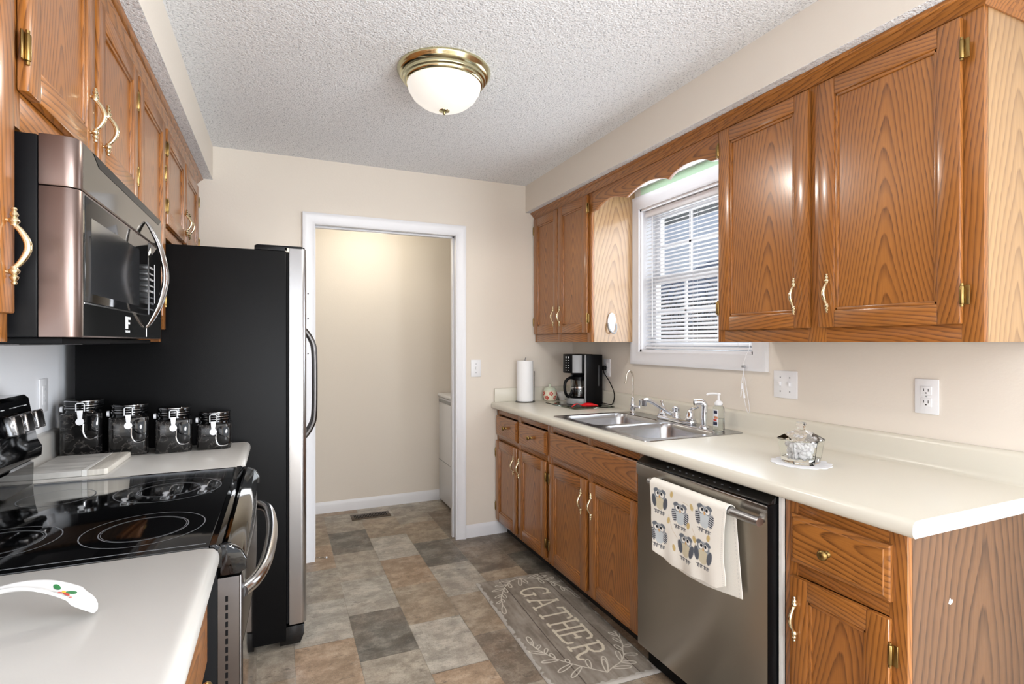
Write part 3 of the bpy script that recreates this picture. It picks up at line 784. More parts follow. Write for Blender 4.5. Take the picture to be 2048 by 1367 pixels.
# ================================================================== APPLIANCES
# ---------------- over-the-range microwave
MY0, MY1 = 1.238, 2.000
mw = thing('microwave', 'stainless and black over-the-range microwave hanging under the left wall cabinets', 'microwave', (-.55, 1.62, 1.33))
mb = MB(); mb.box(XL+.002, -.405, MY0, MY1, 1.338, 1.710, 'black', bev=.004)
mb.build('microwave_case', mw)
mb = MB(); mb.box(XL+.03, -.372, MY0+.01, MY1-.01, 1.326, 1.3375, 'black_matte', bev=.003)
mb.box(-.66, -.46, 1.32, 1.56, 1.3235, 1.3265, 'steel_dark'); mb.box(-.66, -.46, 1.68, 1.92, 1.3235, 1.3265, 'steel_dark'); mb.build('grease_filter_base', mw)
front = [(-.404, MY0), (-.375, MY0)]+arc(-.368, MY0+.023, .023, -90, 0, 6)+arc(-.355, MY1-.010, .010, 0, 90, 3)+[(-.404, MY1)]
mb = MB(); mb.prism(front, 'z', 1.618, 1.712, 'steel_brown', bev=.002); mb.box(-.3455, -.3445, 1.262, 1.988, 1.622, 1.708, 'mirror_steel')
tp = mb.build('vent_grille', mw)
mb = MB(); mb.prism([(1.32, 1.7095), (1.36, 1.690), (1.95, 1.690), (1.985, 1.7095)], 'x', -.3452, -.3438, 'black'); mb.build('grille_slot', tp)
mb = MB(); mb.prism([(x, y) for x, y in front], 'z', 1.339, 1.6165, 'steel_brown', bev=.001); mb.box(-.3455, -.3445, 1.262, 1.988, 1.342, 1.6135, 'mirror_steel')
dr = mb.build('door', mw)
mb = MB(); mb.box(-.3450, -.3435, 1.272, 1.800, 1.408, 1.612, 'black_gloss', bev=.0006); mb.build('door_glass', dr)
mb = MB(); mb.box(-.3434, -.3428, 1.305, 1.700, 1.425, 1.575, 'mw_window'); mb.build('door_window', dr)
mb = MB(); mb.box(-.3452, -.3440, 1.268, 1.985, 1.4035, 1.4065, 'steel_bright'); mb.build('trim_strip', dr)
pts = smooth([(-.343, 1.775, 1.664), (-.332, 1.778, 1.648), (-.312, 1.782, 1.600), (-.300, 1.786, 1.545), (-.2975, 1.787, 1.515), (-.300, 1.786, 1.485), (-.312, 1.782, 1.432), (-.332, 1.778, 1.386), (-.343, 1.775, 1.370)], 5)
n = len(pts)
mb = MB(); mb.tube(pts, [.007+.011*math.sin(PI*i/(n-1)) for i in range(n)], 'steel_bright', 12, flat=.45, up=(1, 0, 0)); mb.build('door_handle', mw)
mb = MB(); mb.box(-.3452, -.3435, 1.803, 1.985, 1.408, 1.612, 'black_gloss', bev=.0006); cp = mb.build('control_panel', mw)
for k in range(8):
    for j in range(3):
        mb = MB(); y = 1.822+j*.020; z = 1.422+k*.017
        mb.box(-.3436, -.3430, y, y+.012, z, z+(.006 if k % 2 else .004), 'print_white' if (k > 2) else 'print_grey'); mb.build('key', cp)
mb = MB(); mb.box(-.3436, -.3430, 1.886, 1.892, 1.445, 1.560, 'print_white'); mb.build('display', cp)
mb = MB(); mb.box(-.3452, -.3440, 1.789, 1.796, 1.345, 1.378, 'steel_bright'); mb.build('door_release', mw)
mb = MB()
for a, b, c_, d in ((1.567, 1.573, 1.362, 1.392), (1.5755, 1.578, 1.362, 1.392), (1.583, 1.590, 1.362, 1.392), (1.590, 1.612, 1.385, 1.392), (1.590, 1.608, 1.374, 1.379)):
    mb.box(-.3452, -.3440, a, b, c_, d, 'print_white')
mb.build('maker_emblem', mw)
text('maker_name', 'FRIGIDAIRE', .0085, 'print_white', (-.3446, 1.588, 1.3555), (PI/2, 0, PI/2), mw, .0003)

# ---------------- range
RY0, RY1 = 1.2425, 1.997
rg = thing('range', 'freestanding electric range with black glass cooktop and stainless oven door', 'range', (-.42, 1.62, 0))
mb = MB(); mb.box(XL+.004, -.118, RY0, RY1, .03, .898, 'black_matte', bev=.003); mb.build('range_body', rg)
mb = MB(); mb.box(-.715, -.132, RY0-.0005, RY1+.0005, .8985, .9155, 'black_gloss', bev=.004)
ck = mb.build('cooktop', rg)
for y in (RY0+.018, RY1-.021): mb = MB(); mb.box(-.655, -.140, y, y+.003, .9154, .9158, 'print_grey'); mb.build('glass_edge_line', ck)
def ring(mb, c, r, w_, z, m, a0=0, a1=360, n=48):
    P = []
    for k in range(n+1):
        a = math.radians(a0+(a1-a0)*k/n); P.append((math.cos(a), math.sin(a)))
    for p, q in zip(P, P[1:]):
        mb.bm.faces.new([mb.bm.verts.new((c[0]+x*rr, c[1]+y*rr, z)) for (x, y), rr in ((p, r-w_), (p, r+w_), (q, r+w_), (q, r-w_))])
    mb.fin(m)
for (cx, cy, rs) in ((-.275, 1.415, (.083, .116)), (-.285, 1.765, (.075, .128)), (-.535, 1.43, (.078, .105)), (-.545, 1.79, (.082,))):
    mb = MB()
    for r in rs: ring(mb, (cx, cy), r, .0012, .9159, 'print_grey')
    if len(rs) > 1: ring(mb, (cx, cy), rs[0]-.004, .0006, .9159, 'print_grey')
    mb.build('burner_ring', ck)
mb = MB(); mb.prism([(-.1315, .9165), (-.120, .918), (-.112, .912), (-.107, .9), (-.107, .868), (-.1315, .868)], 'y', RY0-.001, RY1+.001, 'black_gloss', bev=.002); mb.build('front_rim', rg)
mb = MB(); mb.prism([(-.1065, .912), (-.100, .914), (-.078, .900), (-.068, .880), (-.068, .856), (-.1065, .856)], 'y', RY0+.004, RY1-.004, 'mirror_steel', bev=.006)
mb.build('front_nose', rg)
for y0_, y1_ in ((RY0-.001, RY0+.016), (RY1-.016, RY1+.001)):
    mb = MB(); mb.prism([(-.113, .9145), (-.097, .915), (-.074, .900), (-.063, .880), (-.064, .858), (-.078, .850), (-.113, .850)], 'y', y0_, y1_, 'black_gloss', bev=.004); mb.build('corner_cap', rg)
# oven door
fr = []
for y, x in ((RY0+.004, -.078), (RY0+.05, -.070), ((RY0+RY1)/2, -.062), (RY1-.05, -.070), (RY1-.004, -.078)): fr.append((x, y))
fr = [(p.x, p.y) for p in smooth([(a, b, 0) for a, b in fr], 4)]
mb = MB(); mb.prism([(-.117, RY0+.004)]+fr+[(-.117, RY1-.004)], 'z', .215, .845, 'steel_dark', bev=.002); od = mb.build('oven_door', rg)
mb = MB(); mb.prism([(x+.0006, y) for x, y in fr[3:-3]]+[(x-.001, y) for x, y in fr[3:-3]][::-1], 'z', .30, .70, 'screen'); mb.build('oven_window', od)
mb = MB()
for k in range(13): mb.box(-.1035, -.0985, RY0+.0030, RY0+.0045, .795-k*.0175, .806-k*.0175, 'black_matte')
mb.build('vent_slots', od)
pts = smooth([(-.074, RY0+.045, .795), (-.050, RY0+.085, .800), (-.030, RY0+.18, .805), (-.020, 1.62, .808), (-.030, RY1-.18, .805), (-.050, RY1-.085, .800), (-.074, RY1-.045, .795)], 6)
mb = MB(); mb.tube(pts, .0145, 'steel_bright', 14); mb.build('oven_handle', od)
mb = MB(); mb.prism([(-.117, RY0+.004)]+fr+[(-.117, RY1-.004)], 'z', .04, .205, 'steel_dark', bev=.002); mb.build('storage_drawer', rg)
# tilted control console
mb = MB(); mb.prism([(XL+.004, .916), (-.662, .916), (-.660, .980), (-.700, .992), (-.700, 1.0), (-.652, .992), (-.642, 1.0), (-.640, 1.026), (-.652, 1.05), (-.672, 1.168), (-.682, 1.178), (XL+.004, 1.178)], 'y', RY0+.002, RY1-.004, 'black_gloss', bev=.003)
cs = mb.build('control_console', rg, sharp=30)
for y in (1.953, 1.885, 1.817, 1.36, 1.29):
    mb = MB()
    mb.lathe([(.029, 0), (.029, .006), (.025, .009), (.024, .012)], (0, 0, 0), 'black', 'x', 24)
    mb.box(.008, .034, -.024, .024, -.026, .026, 'steel_dark', bev=.007); mb.box(.010, .0345, -.0245, -.0145, -.0265, .0265, 'steel_bright', bev=.004); mb.box(.010, .0345, .0145, .0245, -.0265, .0265, 'steel_bright', bev=.004)
    mb.xf(Matrix.Translation((-.6645, y, 1.105)) @ Matrix.Rotation(math.radians(-9.6), 4, 'Y'))
    mb.build('burner_knob', cs)
mb = MB()
for y in (1.955, 1.89, 1.82): mb.xf(Matrix.Identity(4)); mb.box(-.6712, -.6665, y-.006, y+.006, 1.149, 1.151, 'print_white')
mb.build('indicator_mark', cs)
mb = MB(); mb.box(-.676, -.6625, 1.46, 1.72, 1.08, 1.14, 'screen', bev=.002); mb.build('clock_display', cs)

# ---------------- refrigerator
FY0, FY1 = 2.52, 3.435
fg = thing('refrigerator', 'black side-by-side refrigerator with stainless doors beside the doorway', 'refrigerator', (-.33, 2.98, 0))
mb = MB(); mb.box(-.715, .026, FY0, FY1, .03, 1.725, 'fridge_side', bev=.006); mb.build('refrigerator_case', fg)
mb = MB(); mb.box(.0262, .037, FY0+.006, FY1-.006, .105, 1.72, 'black_matte'); mb.build('door_gasket', fg)
def fdoor(y0, y1):
    o = [(.0375, y0)]+arc(.083, y0+.024, .024, -90, 0, 6)+arc(.083, y1-.024, .024, 0, 90, 6)+[(.0375, y1)]
    mb = MB(); mb.prism(o, 'z', .098, 1.738, 'steel', bev=.002); return mb.build('door', fg)
d1 = fdoor(FY0+.001, 2.905); d2 = fdoor(2.911, FY1-.001)
def bow(y, d):
    P = smooth([(.104, y, .855), (.118, y, .862), (.148, y, .91), (.160, y, .965), (.162, y, 1.12), (.160, y, 1.275), (.148, y, 1.335), (.118, y, 1.385), (.104, y, 1.392)], 5)
    mb = MB(); mb.tube(P, .0125, 'steel_dark', 12, flat=1.0); mb.build('door_handle', d)
bow(2.872, d1); bow(2.945, d2)
mb = MB(); mb.prism([(-.10, 1.7255), (-.10, 1.742), (-.09, 1.748), (.085, 1.748), (.10, 1.742), (.10, 1.7395), (.02, 1.7395), (.02, 1.7255)], 'y', FY0+.006, FY0+.09, 'black', bev=.002); mb.build('hinge_cover', fg)
mb = MB(); mb.box(.028, .037, FY0+.004, FY0+.03, 1.7205, 1.738, 'cream', bev=.001); mb.build('hinge_bracket', fg, 'cream hinge bracket')
mb = MB(); mb.prism([(.0, .012), (.082, .012), (.098, .05), (.098, .092), (0, .092)], 'y', FY0+.002, FY1-.002, 'black_gloss', bev=.004); mb.build('toe_grille', fg)
for y in (FY0+.06, FY1-.06):
    mb = MB(); mb.lathe([(.02, 0), (.02, .013)], (.03, y, 0), 'black', 'z', 12); mb.build('levelling_foot', fg)
for y in (FY0+.06, FY1-.06):
    mb = MB(); mb.lathe([(.02, 0), (.02, .031)], (-.65, y, 0), 'black', 'z', 12); mb.build('levelling_foot', fg)

# ---------------- dishwasher
WY_0, WY_1 = 1.156, 1.800
dw = thing('dishwasher', 'stainless dishwasher with an owl towel on its bar between oak base cabinets', 'dishwasher', (1.6, 1.48, 0))
mb = MB(); mb.box(1.392, 1.96, WY_0+.006, WY_1-.004, .02, .862, 'black_matte'); mb.build('dishwasher_tub', dw)
prof = [(1.391, .105), (1.340, .105), (1.338, .110), (1.338, .792), (1.331, .800), (1.331, .838), (1.336, .842), (1.391, .842)]
mb = MB(); mb.prism(prof, 'y', WY_0+.003, WY_1-.003, 'steel_dish', bev=.001)
dd = mb.build('door', dw)
mb = MB(); mb.box(1.3315, 1.391, WY_0+.0015, WY_0+.0028, .105, .842, 'black'); mb.build('door_side', dd, 'black side of the door')
mb = MB(); mb.prism([(1.333, .8425), (1.391, .8425), (1.391, .866), (1.370, .866), (1.333, .846)], 'y', WY_0+.003, WY_1-.003, 'black_gloss', bev=.001); cp = mb.build('control_strip', dw)
mb = MB()
for k in range(11):
    y = 1.63-k*.034; mb.xf(Matrix.Identity(4)); mb.box(1.347, 1.356, y-.007, y, .8556, .8562, 'print_grey')
mb.build('touch_mark', cp)
mb = MB(); mb.tube([(1.302, WY_0+.008-.004, .797), (1.302, 1.674, .797)], .0155, 'steel', 12, flat=.85); hd = mb.build('towel_bar_handle', dd)
for y in (1.18, 1.664):
    mb = MB(); mb.box(1.304, 1.3375, y-.010, y+.010, .787, .805, 'steel', bev=.004); mb.build('handle_post', hd)
mb = MB(); mb.box(1.43, 1.445, WY_0+.003, WY_1-.003, .0, .10, 'black_matte'); mb.build('kick_plate', dw)
mb = MB(); mb.box(1.372, 1.386, 1.1435, 1.1530, .09, .868, 'cap'); mb.build('gap_filler', dw, 'pale strip in the gap at the right side')

# ---------------- clothes dryer in the laundry room
dy = thing('dryer', 'white laundry appliance partly hidden by the right door casing', 'dryer', (1.55, 4.0, 0))
mb = MB(); mb.box(1.226, 1.90, 3.69, 4.375, .02, .872, 'plastic_white', bev=.012); mb.build('cabinet_shell', dy)
mb = MB(); mb.box(1.215, 1.905, 3.685, 4.38, .873, .903, 'plastic_white', bev=.012, seg=3); mb.build('top_lid', dy)
mb = MB(); mb.box(1.2215, 1.2258, 3.705, 4.36, .832, .858, 'plastic_grey', bev=.002); mb.build('grip_recess', dy, 'grey grip strip')
mb = MB(); mb.box(1.2235, 1.2258, 3.70, 4.365, .352, .356, 'plastic_grey'); mb.build('panel_seam', dy)
mb = MB(); mb.box(1.26, 1.88, 3.70, 4.36, 0, .02, 'black'); mb.build('base_plinth', dy)

# ================================================================== CEILING LIGHT
cl_ = thing('ceiling_light', 'round flush ceiling light with polished brass rim and lit frosted bowl', 'ceiling light', (.62, 2.13, ZC))
mb = MB(); mb.lathe([(.150, -.058), (.156, -.056), (.160, -.050), (.161, -.044), (.168, -.041), (.170, -.035), (.170, -.030), (.178, -.027), (.184, -.020), (.186, -.014), (.190, -.010), (.191, -.004), (.190, -.0005), (.02, -.0005)][::-1], (.62, 2.13, ZC), 'lamp_brass', 'z', 64)
mb.build('brass_rim', cl_)
mb = MB(); mb.lathe([(0, -.158), (.03, -.1565), (.065, -.149), (.10, -.132), (.128, -.108), (.145, -.080), (.1515, -.056), (.150, -.052), (0.02, -.052)], (.62, 2.13, ZC), 'bowl', 'z', 48); mb.build('glass_bowl', cl_)
mb = MB(); mb.lathe([(0, -.178), (.004, -.176), (.006, -.172), (.004, -.168), (.006, -.166), (.021, -.162), (.022, -.160), (.016, -.157), (0, -.1565)], (.62, 2.13, ZC), 'lamp_brass', 'z', 24); mb.build('finial', cl_)

# ================================================================== WINDOW BLIND
bl = thing('window_blind', 'white horizontal slat blind hanging inside the window frame', 'blind', (2.025, 2.22, WZ1))
BY0, BY1 = WY0+.018, WY1-.018
mb = MB(); mb.box(2.008, 2.045, BY0, BY1, WZ1-.052, WZ1-.016, 'plastic_white', bev=.003); mb.build('headrail', bl)
mb = MB(); z = 1.318; n = 0; a = math.radians(30)
while z < WZ1-.06:
    P = []
    for k in range(4):
        s_ = -.0145+.029*k/3; h = .0018*(1-(s_/.0145)**2)
        P.append((2.026+s_*math.cos(a), z+s_*math.sin(a)+h))
    mb.prism(P+[(x, zz-.0007) for x, zz in P[::-1]], 'y', BY0, BY1, 'plastic_white'); z += .0218
mb.build('slats', bl)
mb = MB(); mb.box(2.012, 2.040, BY0, BY1, 1.290, 1.304, 'plastic_white', bev=.003); mb.build('bottom_rail', bl)
for y in (BY0+.10, (BY0+BY1)/2, BY1-.10):
    mb = MB(); mb.tube([(2.0105, y, 1.30), (2.0105, y, WZ1-.05)], .0009, 'plastic_white', 5); mb.tube([(2.0415, y, 1.30), (2.0415, y, WZ1-.05)], .0009, 'plastic_white', 5); mb.build('ladder_cord', bl)
mb = MB(); P = smooth([(2.006, 1.84, WZ1-.05), (2.003, 1.84, 1.6), (2.000, 1.838, 1.33), (1.975, 1.836, 1.27), (1.957, 1.834, 1.23), (1.955, 1.832, 1.17), (1.957, 1.832, 1.10)], 6); mb.tube(P, .0014, 'plastic_white', 6)
P = smooth([(1.955, 1.834, 1.19), (1.952, 1.842, 1.14), (1.955, 1.850, 1.085), (1.952, 1.846, 1.08), (1.954, 1.836, 1.12), (1.953, 1.828, 1.075), (1.956, 1.815, 1.02), (1.958, 1.806, 1.008), (1.956, 1.800, 1.03), (1.957, 1.812, 1.09), (1.957, 1.830, 1.17)], 6); mb.tube(P, .0011, 'plastic_white', 6); mb.build('pull_cord', bl)
mb = MB(); mb.lathe([(0, 0), (.006, .001), (.006, .004), (.0035, .022), (.002, .028), (0, .028)], (1.957, 1.832, 1.072), 'plastic_white', 'z', 12); mb.build('cord_tassel', bl)
mb = MB(); mb.lathe([(0, 0), (.006, .001), (.006, .004), (.0035, .022), (.002, .028), (0, .028)], (1.955, 1.842, 1.112), 'plastic_white', 'z', 12); mb.build('cord_tassel', bl)
mb = MB(); mb.box(1.950, 1.964, 1.828, 1.842, 1.212, 1.222, 'plastic_grey', bev=.002); mb.build('cord_joiner', bl)
mb = MB(); mb.tube([(2.004, BY1-.075, WZ1-.06), (2.001, BY1-.078, 1.7), (1.999, BY1-.080, 1.36)], .0028, 'plastic_white', 8); mb.build('tilt_wand', bl)

# ================================================================== SINK AND FITTINGS
sk = thing('kitchen_sink', 'double-bowl stainless steel sink set into the right countertop', 'sink', (1.67, 2.23, .914))
mb = MB(); bm = mb.bm; ZR = .9178
outer = rrect(1.396, 1.944, 1.815, 2.652, .025, 6)
B1 = rrect(1.436, 1.838, 1.853, 2.220, .055, 8); B2 = rrect(1.436, 1.838, 2.256, 2.615, .055, 8)
loops = []
for L in (outer, B1, B2):
    vs = [bm.verts.new((x, y, ZR)) for x, y in L]; loops.append([bm.edges.new((vs[i], vs[(i+1) % len(vs)])) for i in range(len(vs))]); 
    if L is outer: ov = vs
bmesh.ops.triangle_fill(bm, edges=[e for l in loops for e in l], use_beauty=True, use_dissolve=False)
lo = [bm.verts.new((x+(-.0015 if x < 1.67 else .0015), y+(-.0015 if y < 2.23 else .0015), .9152)) for x, y in outer]
for i in range(len(ov)): bm.faces.new([ov[i], ov[(i+1) % len(ov)], lo[(i+1) % len(lo)], lo[i]])
bmesh.ops.recalc_face_normals(bm, faces=bm.faces[:])
if sum(f.normal.z for f in bm.faces) < 0: bmesh.ops.reverse_faces(bm, faces=bm.faces[:])
mb.fin('steel_sink'); mb.build('sink_rim', sk)
for (x0, x1, y0, y1) in ((1.436, 1.838, 1.853, 2.220), (1.436, 1.838, 2.256, 2.615)):
    mb = MB(); bm = mb.bm; rows = []
    for ins, z in ((0, ZR), (.003, ZR-.0015), (.007, ZR-.008), (.012, .89), (.024, .775), (.034, .757), (.055, .748), (.12, .745)):
        rows.append([bm.verts.new((x, y, z)) for x, y in rrect(x0+ins, x1-ins, y0+ins, y1-ins, max(.055-ins*.2, .02), 8)])
    for a, b in zip(rows, rows[1:]):
        for i in range(len(a)): bm.faces.new([a[i], a[(i+1) % len(a)], b[(i+1) % len(b)], b[i]])
    bm.faces.new(rows[-1]); bmesh.ops.recalc_face_normals(bm, faces=bm.faces[:])
    bmesh.ops.reverse_faces(bm, faces=bm.faces[:])
    mb.fin('steel_sink'); bs = mb.build('basin', sk, sharp=60)
    mb = MB(); mb.lathe([(.045, .7455), (.043, .7475), (.032, .7465), (.012, .7455), (0, .7455)], ((x0+x1)/2, (y0+y1)/2, 0), 'chrome', 'z', 24); mb.build('drain', bs)
# main faucet
fc = thing('kitchen_faucet', 'chrome two-handle kitchen faucet with low spout at the back of the sink', 'faucet', (1.888, 2.21, ZR))
mb = MB(); mb.prism(rrect(1.862, 1.914, 2.075, 2.345, .022, 6), 'z', ZR, ZR+.022, 'chrome', bev=.005); mb.build('deck_plate', fc)
mb = MB(); mb.lathe([(.022, 0), (.022, .012), (.019, .016), (.0195, .038), (.022, .042), (.022, .05), (.014, .056), (0, .057)], (1.888, 2.21, ZR+.0225), 'chrome', 'z', 24); mb.build('spout_post', fc)
P = smooth([(1.878, 2.21, .953), (1.84, 2.212, .968), (1.78, 2.214, 1.002), (1.735, 2.216, 1.027), (1.708, 2.217, 1.036), (1.692, 2.217, 1.034)], 6)
mb = MB(); mb.tube(P, .0105, 'chrome', 12); mb.lathe([(.011, 0), (.013, .003), (.013, .022), (.0145, .024), (.0145, .034), (.010, .038), (0, .039)], (1.690, 2.217, 1.006), 'chrome', 'z', 18); mb.build('spout', fc)
for y, sg in ((2.315, 1), (2.105, -1)):
    mb = MB(); mb.lathe([(.025, 0), (.025, .006), (.021, .010), (.019, .030), (.014, .046), (.009, .052), (0, .053)], (1.888, y, ZR+.0225), 'chrome', 'z', 22)
    P = smooth([(1.888, y, .987), (1.886, y+sg*.014, 1.000), (1.884, y+sg*.034, 1.001), (1.882, y+sg*.056, 1.008), (1.881, y+sg*.070, 1.016)] if sg < 0 else [(1.888, y, .987), (1.894, y+.014, .998), (1.902, y+.028, 1.0), (1.912, y+.038, 1.005)], 5)
    mb.tube(P, [.0085-.0035*math.sin(PI*i/(len(P)-1)) for i in range(len(P))], 'chrome', 10); mb.build('lever_handle', fc)
# drinking-water tap
ft = thing('water_filter_tap', 'slim chrome gooseneck water tap at the far corner of the sink', 'tap', (1.868, 2.555, ZR))
mb = MB(); mb.lathe([(.019, 0), (.019, .004), (.013, .008), (.011, .018), (.016, .026), (.016, .050), (.013, .066), (.009, .082), (.010, .088), (.007, .092), (.006, .098)], (1.868, 2.555, ZR), 'chrome', 'z', 20); mb.build('tap_body', ft)
P = [(1.868, 2.555, 1.012), (1.868, 2.555, 1.11)]+[(1.838+.030*math.cos(math.radians(a)), 2.555-.022*(1-math.cos(math.radians(a)))/2, 1.130+.034*math.sin(math.radians(a))) for a in range(0, 181, 15)]+[(1.803, 2.532, 1.105), (1.799, 2.531, 1.094)]
mb = MB(); mb.tube(P, .0052, 'nickel', 10); mb.build('gooseneck', ft)
mb = MB(); mb.tube(smooth([(1.868, 2.555, .960), (1.866, 2.515, .961), (1.866, 2.493, .962)], 4), [.009]*4+[.0075]*4+[.009], 'chrome', 10)
mb.tube(smooth([(1.866, 2.488, .955), (1.866, 2.487, .975), (1.864, 2.483, 1.005)], 4), [.006, .005, .0045, .004, .004, .005, .006, .007, .006], 'chrome', 10); mb.build('tap_lever', ft)
# side spray
sy_ = thing('sink_sprayer', 'chrome side spray standing between the faucet and the soap bottle', 'sprayer', (1.868, 1.990, ZR))
mb = MB(); mb.lathe([(.024, 0), (.024, .004), (.017, .010), (.014, .014)], (1.868, 1.990, ZR), 'chrome', 'z', 20); mb.build('sprayer_base', sy_)
P = smooth([(1.868, 1.990, .931), (1.868, 1.989, .97), (1.868, 1.986, 1.01), (1.866, 1.985, 1.030), (1.856, 1.992, 1.042), (1.838, 2.003, 1.042), (1.826, 2.010, 1.038)], 6)
mb = MB(); mb.tube(P, [.0115+.0035*min(1, i/18) for i in range(len(P))], 'chrome', 14); mb.build('spray_head', sy_)
mb = MB(); mb.lathe([(.013, 0), (.0125, .002), (0, .0021)], (0, 0, 0), 'black', 'x', 16)
mb.xf(Matrix.Translation((1.8255, 2.0105, 1.0378)) @ Matrix.Rotation(math.radians(148), 4, 'Z') @ Matrix.Identity(4)); mb.build('spray_face', sy_)
# soap bottle
sb = thing('soap_bottle', 'clear pump soap bottle with printed label on the near corner of the sink rim', 'soap bottle', (1.886, 1.915, ZR))
def bottle(cx, cy, z, prof, m, seg=28, sx=1, sy=1, mbx=None):
    mb = mbx or MB(); mb.lathe(prof, (cx, cy, z), m, 'z', seg, sx=sx, sy=sy); return mb
bottle(1.886, 1.915, ZR, [(0, .0005), (.026, .0005), (.029, .004), (.0285, .09), (.0275, .104), (.022, .112), (.016, .115), (0, .115)], 'soap_plastic', sx=.8).build('bottle_body', sb)
bottle(1.886, 1.915, ZR, [(0, .004), (.0255, .004), (.0265, .008), (.0255, .055), (0, .055)], 'soap_plastic', sx=.8).build('liquid_soap', sb)
mb = MB(); mb.lathe([(.016, .1155), (.0185, .118), (.0185, .128), (.012, .136), (.008, .138), (.0055, .140), (.0055, .163), (.009, .165), (.009, .172), (0, .173)], (1.886, 1.915, ZR), 'plastic_white', 'z', 20)
mb.tube(smooth([(1.886, 1.915, 1.087), (1.866, 1.928, 1.088), (1.846, 1.940, 1.086), (1.841, 1.943, 1.081)], 4), .0045, 'plastic_white', 8); mb.build('pump', sb)
mb = MB(); lab = M['plastic_white']
def lab_patch(mb, a0, a1, z0, z1, m, r=.0292):
    F = []
    for k in range(6):
        t0, t1 = (math.radians(a0+(a1-a0)*q/6) for q in (k, k+1))
        vs = [mb.bm.verts.new((1.886+.8*r*math.cos(t), 1.915+r*math.sin(t), ZR+z)) for t, z in ((t0, z0), (t1, z0), (t1, z1), (t0, z1))]; F.append(mb.bm.faces.new(vs))
    mb.fin(m)
lab_patch(mb, 150, 215, .02, .098, 'print_white')
lab_patch(mb, 165, 205, .078, .092, 'navy_print', .0296); lab_patch(mb, 172, 210, .055, .066, 'orange_print', .0296); lab_patch(mb, 160, 200, .044, .052, 'red_print', .0296); lab_patch(mb, 155, 205, .024, .040, 'navy_print', .0296)
mb.build('label', sb, 'small printed label')

# ================================================================== THINGS ON THE RIGHT COUNTER
ZT = .9145
# paper towel holder + roll
px_, py_ = 1.560, 3.370
ph = thing('paper_towel_holder', 'wire paper towel stand in the far right corner of the counter', 'paper towel holder', (px_, py_, ZT))
mb = MB(); mb.tube([(px_+.068*math.cos(t*PI/16), py_+.062*math.sin(t*PI/16), ZT+.003) for t in range(32)], .0028, 'steel_dark', 8, closed=True); mb.tube([(px_-.068, py_, ZT+.003), (px_+.068, py_, ZT+.003)], .0028, 'steel_dark', 8); mb.build('wire_base', ph)
mb = MB(); mb.tube([(px_, py_, ZT+.003), (px_, py_, ZT+.292), (px_+.002, py_, ZT+.302), (px_+.006, py_, ZT+.308)], .003, 'steel_dark', 8); mb.build('centre_rod', ph)
mb = MB(); mb.tube([(px_+.064, py_-.012, ZT+.003), (px_+.066, py_-.012, ZT+.20), (px_+.064, py_-.013, ZT+.207)], .0024, 'steel_dark', 8); mb.lathe([(0, -.005), (.004, 0), (0, .005)], (px_+.064, py_-.013, ZT+.209), 'steel_dark', 'z', 8); mb.build('tension_arm', ph)
rl = MB(); rl.lathe([(.019, .008), (.056, .008), (.0565, .010), (.0565, .284), (.056, .286), (.019, .286), (.019, .008)], (px_, py_, ZT), 'paper', 'z', 40)
tag(rl.build('paper_towel_roll'), 'white roll of paper towels on the wire stand', 'paper towels')
# sugar jar
jx, jy = 1.757, 3.375
jr = thing('sugar_jar', 'small cream ceramic jar with red flowers and pale green lid beside the paper towels', 'jar', (jx, jy, ZT))
PJ = [(0, .0005), (.034, .0005), (.040, .004), (.049, .030), (.050, .046), (.046, .066), (.040, .074)]
mb = MB(); mb.lathe(PJ+[(.036, .074), (.036, .070), (0, .070)], (jx, jy, ZT), 'cream', 'z', 32); jb = mb.build('jar_body', jr)
mb = MB()
def onjar(a, z, off=.0014):
    for (r0, z0), (r1, z1) in zip(PJ[1:], PJ[2:]):
        if z0 <= z <= z1 and z1 > z0: r = r0+(r1-r0)*(z-z0)/(z1-z0)+off; break
    else: r = .05
    return (jx+r*math.cos(a), jy+r*math.sin(a), ZT+z)
def flower(a, z, R=.0135):
    for k in range(5):
        t0 = 2*PI*k/5; c = (a+R*.62*math.cos(t0)/.048, z+R*.62*math.sin(t0))
        mb.bm.faces.new([mb.bm.verts.new(onjar(c[0]+R*.5*math.cos(q*PI/4)/.048, c[1]+R*.5*math.sin(q*PI/4))) for q in range(8)])
    mb.fin('red_print')
    mb.bm.faces.new([mb.bm.verts.new(onjar(a+R*.3*math.cos(q*PI/3)/.048, z+R*.3*math.sin(q*PI/3), .0021)) for q in range(6)]); mb.fin('cream')
for k in range(10): flower(2*PI*k/10, .053 if k % 2 else .025)
mb.build('flower_print', jb, 'red flower print')
mb = MB(); mb.lathe([(.0365, .0735), (.045, .0745), (.045, .078), (.036, .090), (.020, .098), (.008, .101), (.006, .104), (.010, .110), (.009, .116), (0, .118)], (jx, jy, ZT), 'jar_lid', 'z', 32); mb.build('lid', jr, 'pale green lid with a knob')
# white bowl behind the coffee maker
bx_, by_ = 1.862, 3.375
mb = MB(); mb.lathe([(0, .001), (.025, .001), (.028, .006), (.045, .03), (.054, .056), (.051, .056), (.042, .03), (.024, .01), (0, .009)], (bx_, by_, ZT), 'ceramic', 'z', 32)
tag(mb.build('bowl'), 'small white bowl half hidden behind the coffee maker', 'bowl')
# glass board
mb = MB(); mb.box(1.655, 1.945, 2.853, 3.245, ZT+.0005, ZT+.007, 'glass_green', bev=.0015)
tag(mb.build('glass_cutting_board'), 'greenish glass board under the coffee maker', 'cutting board')
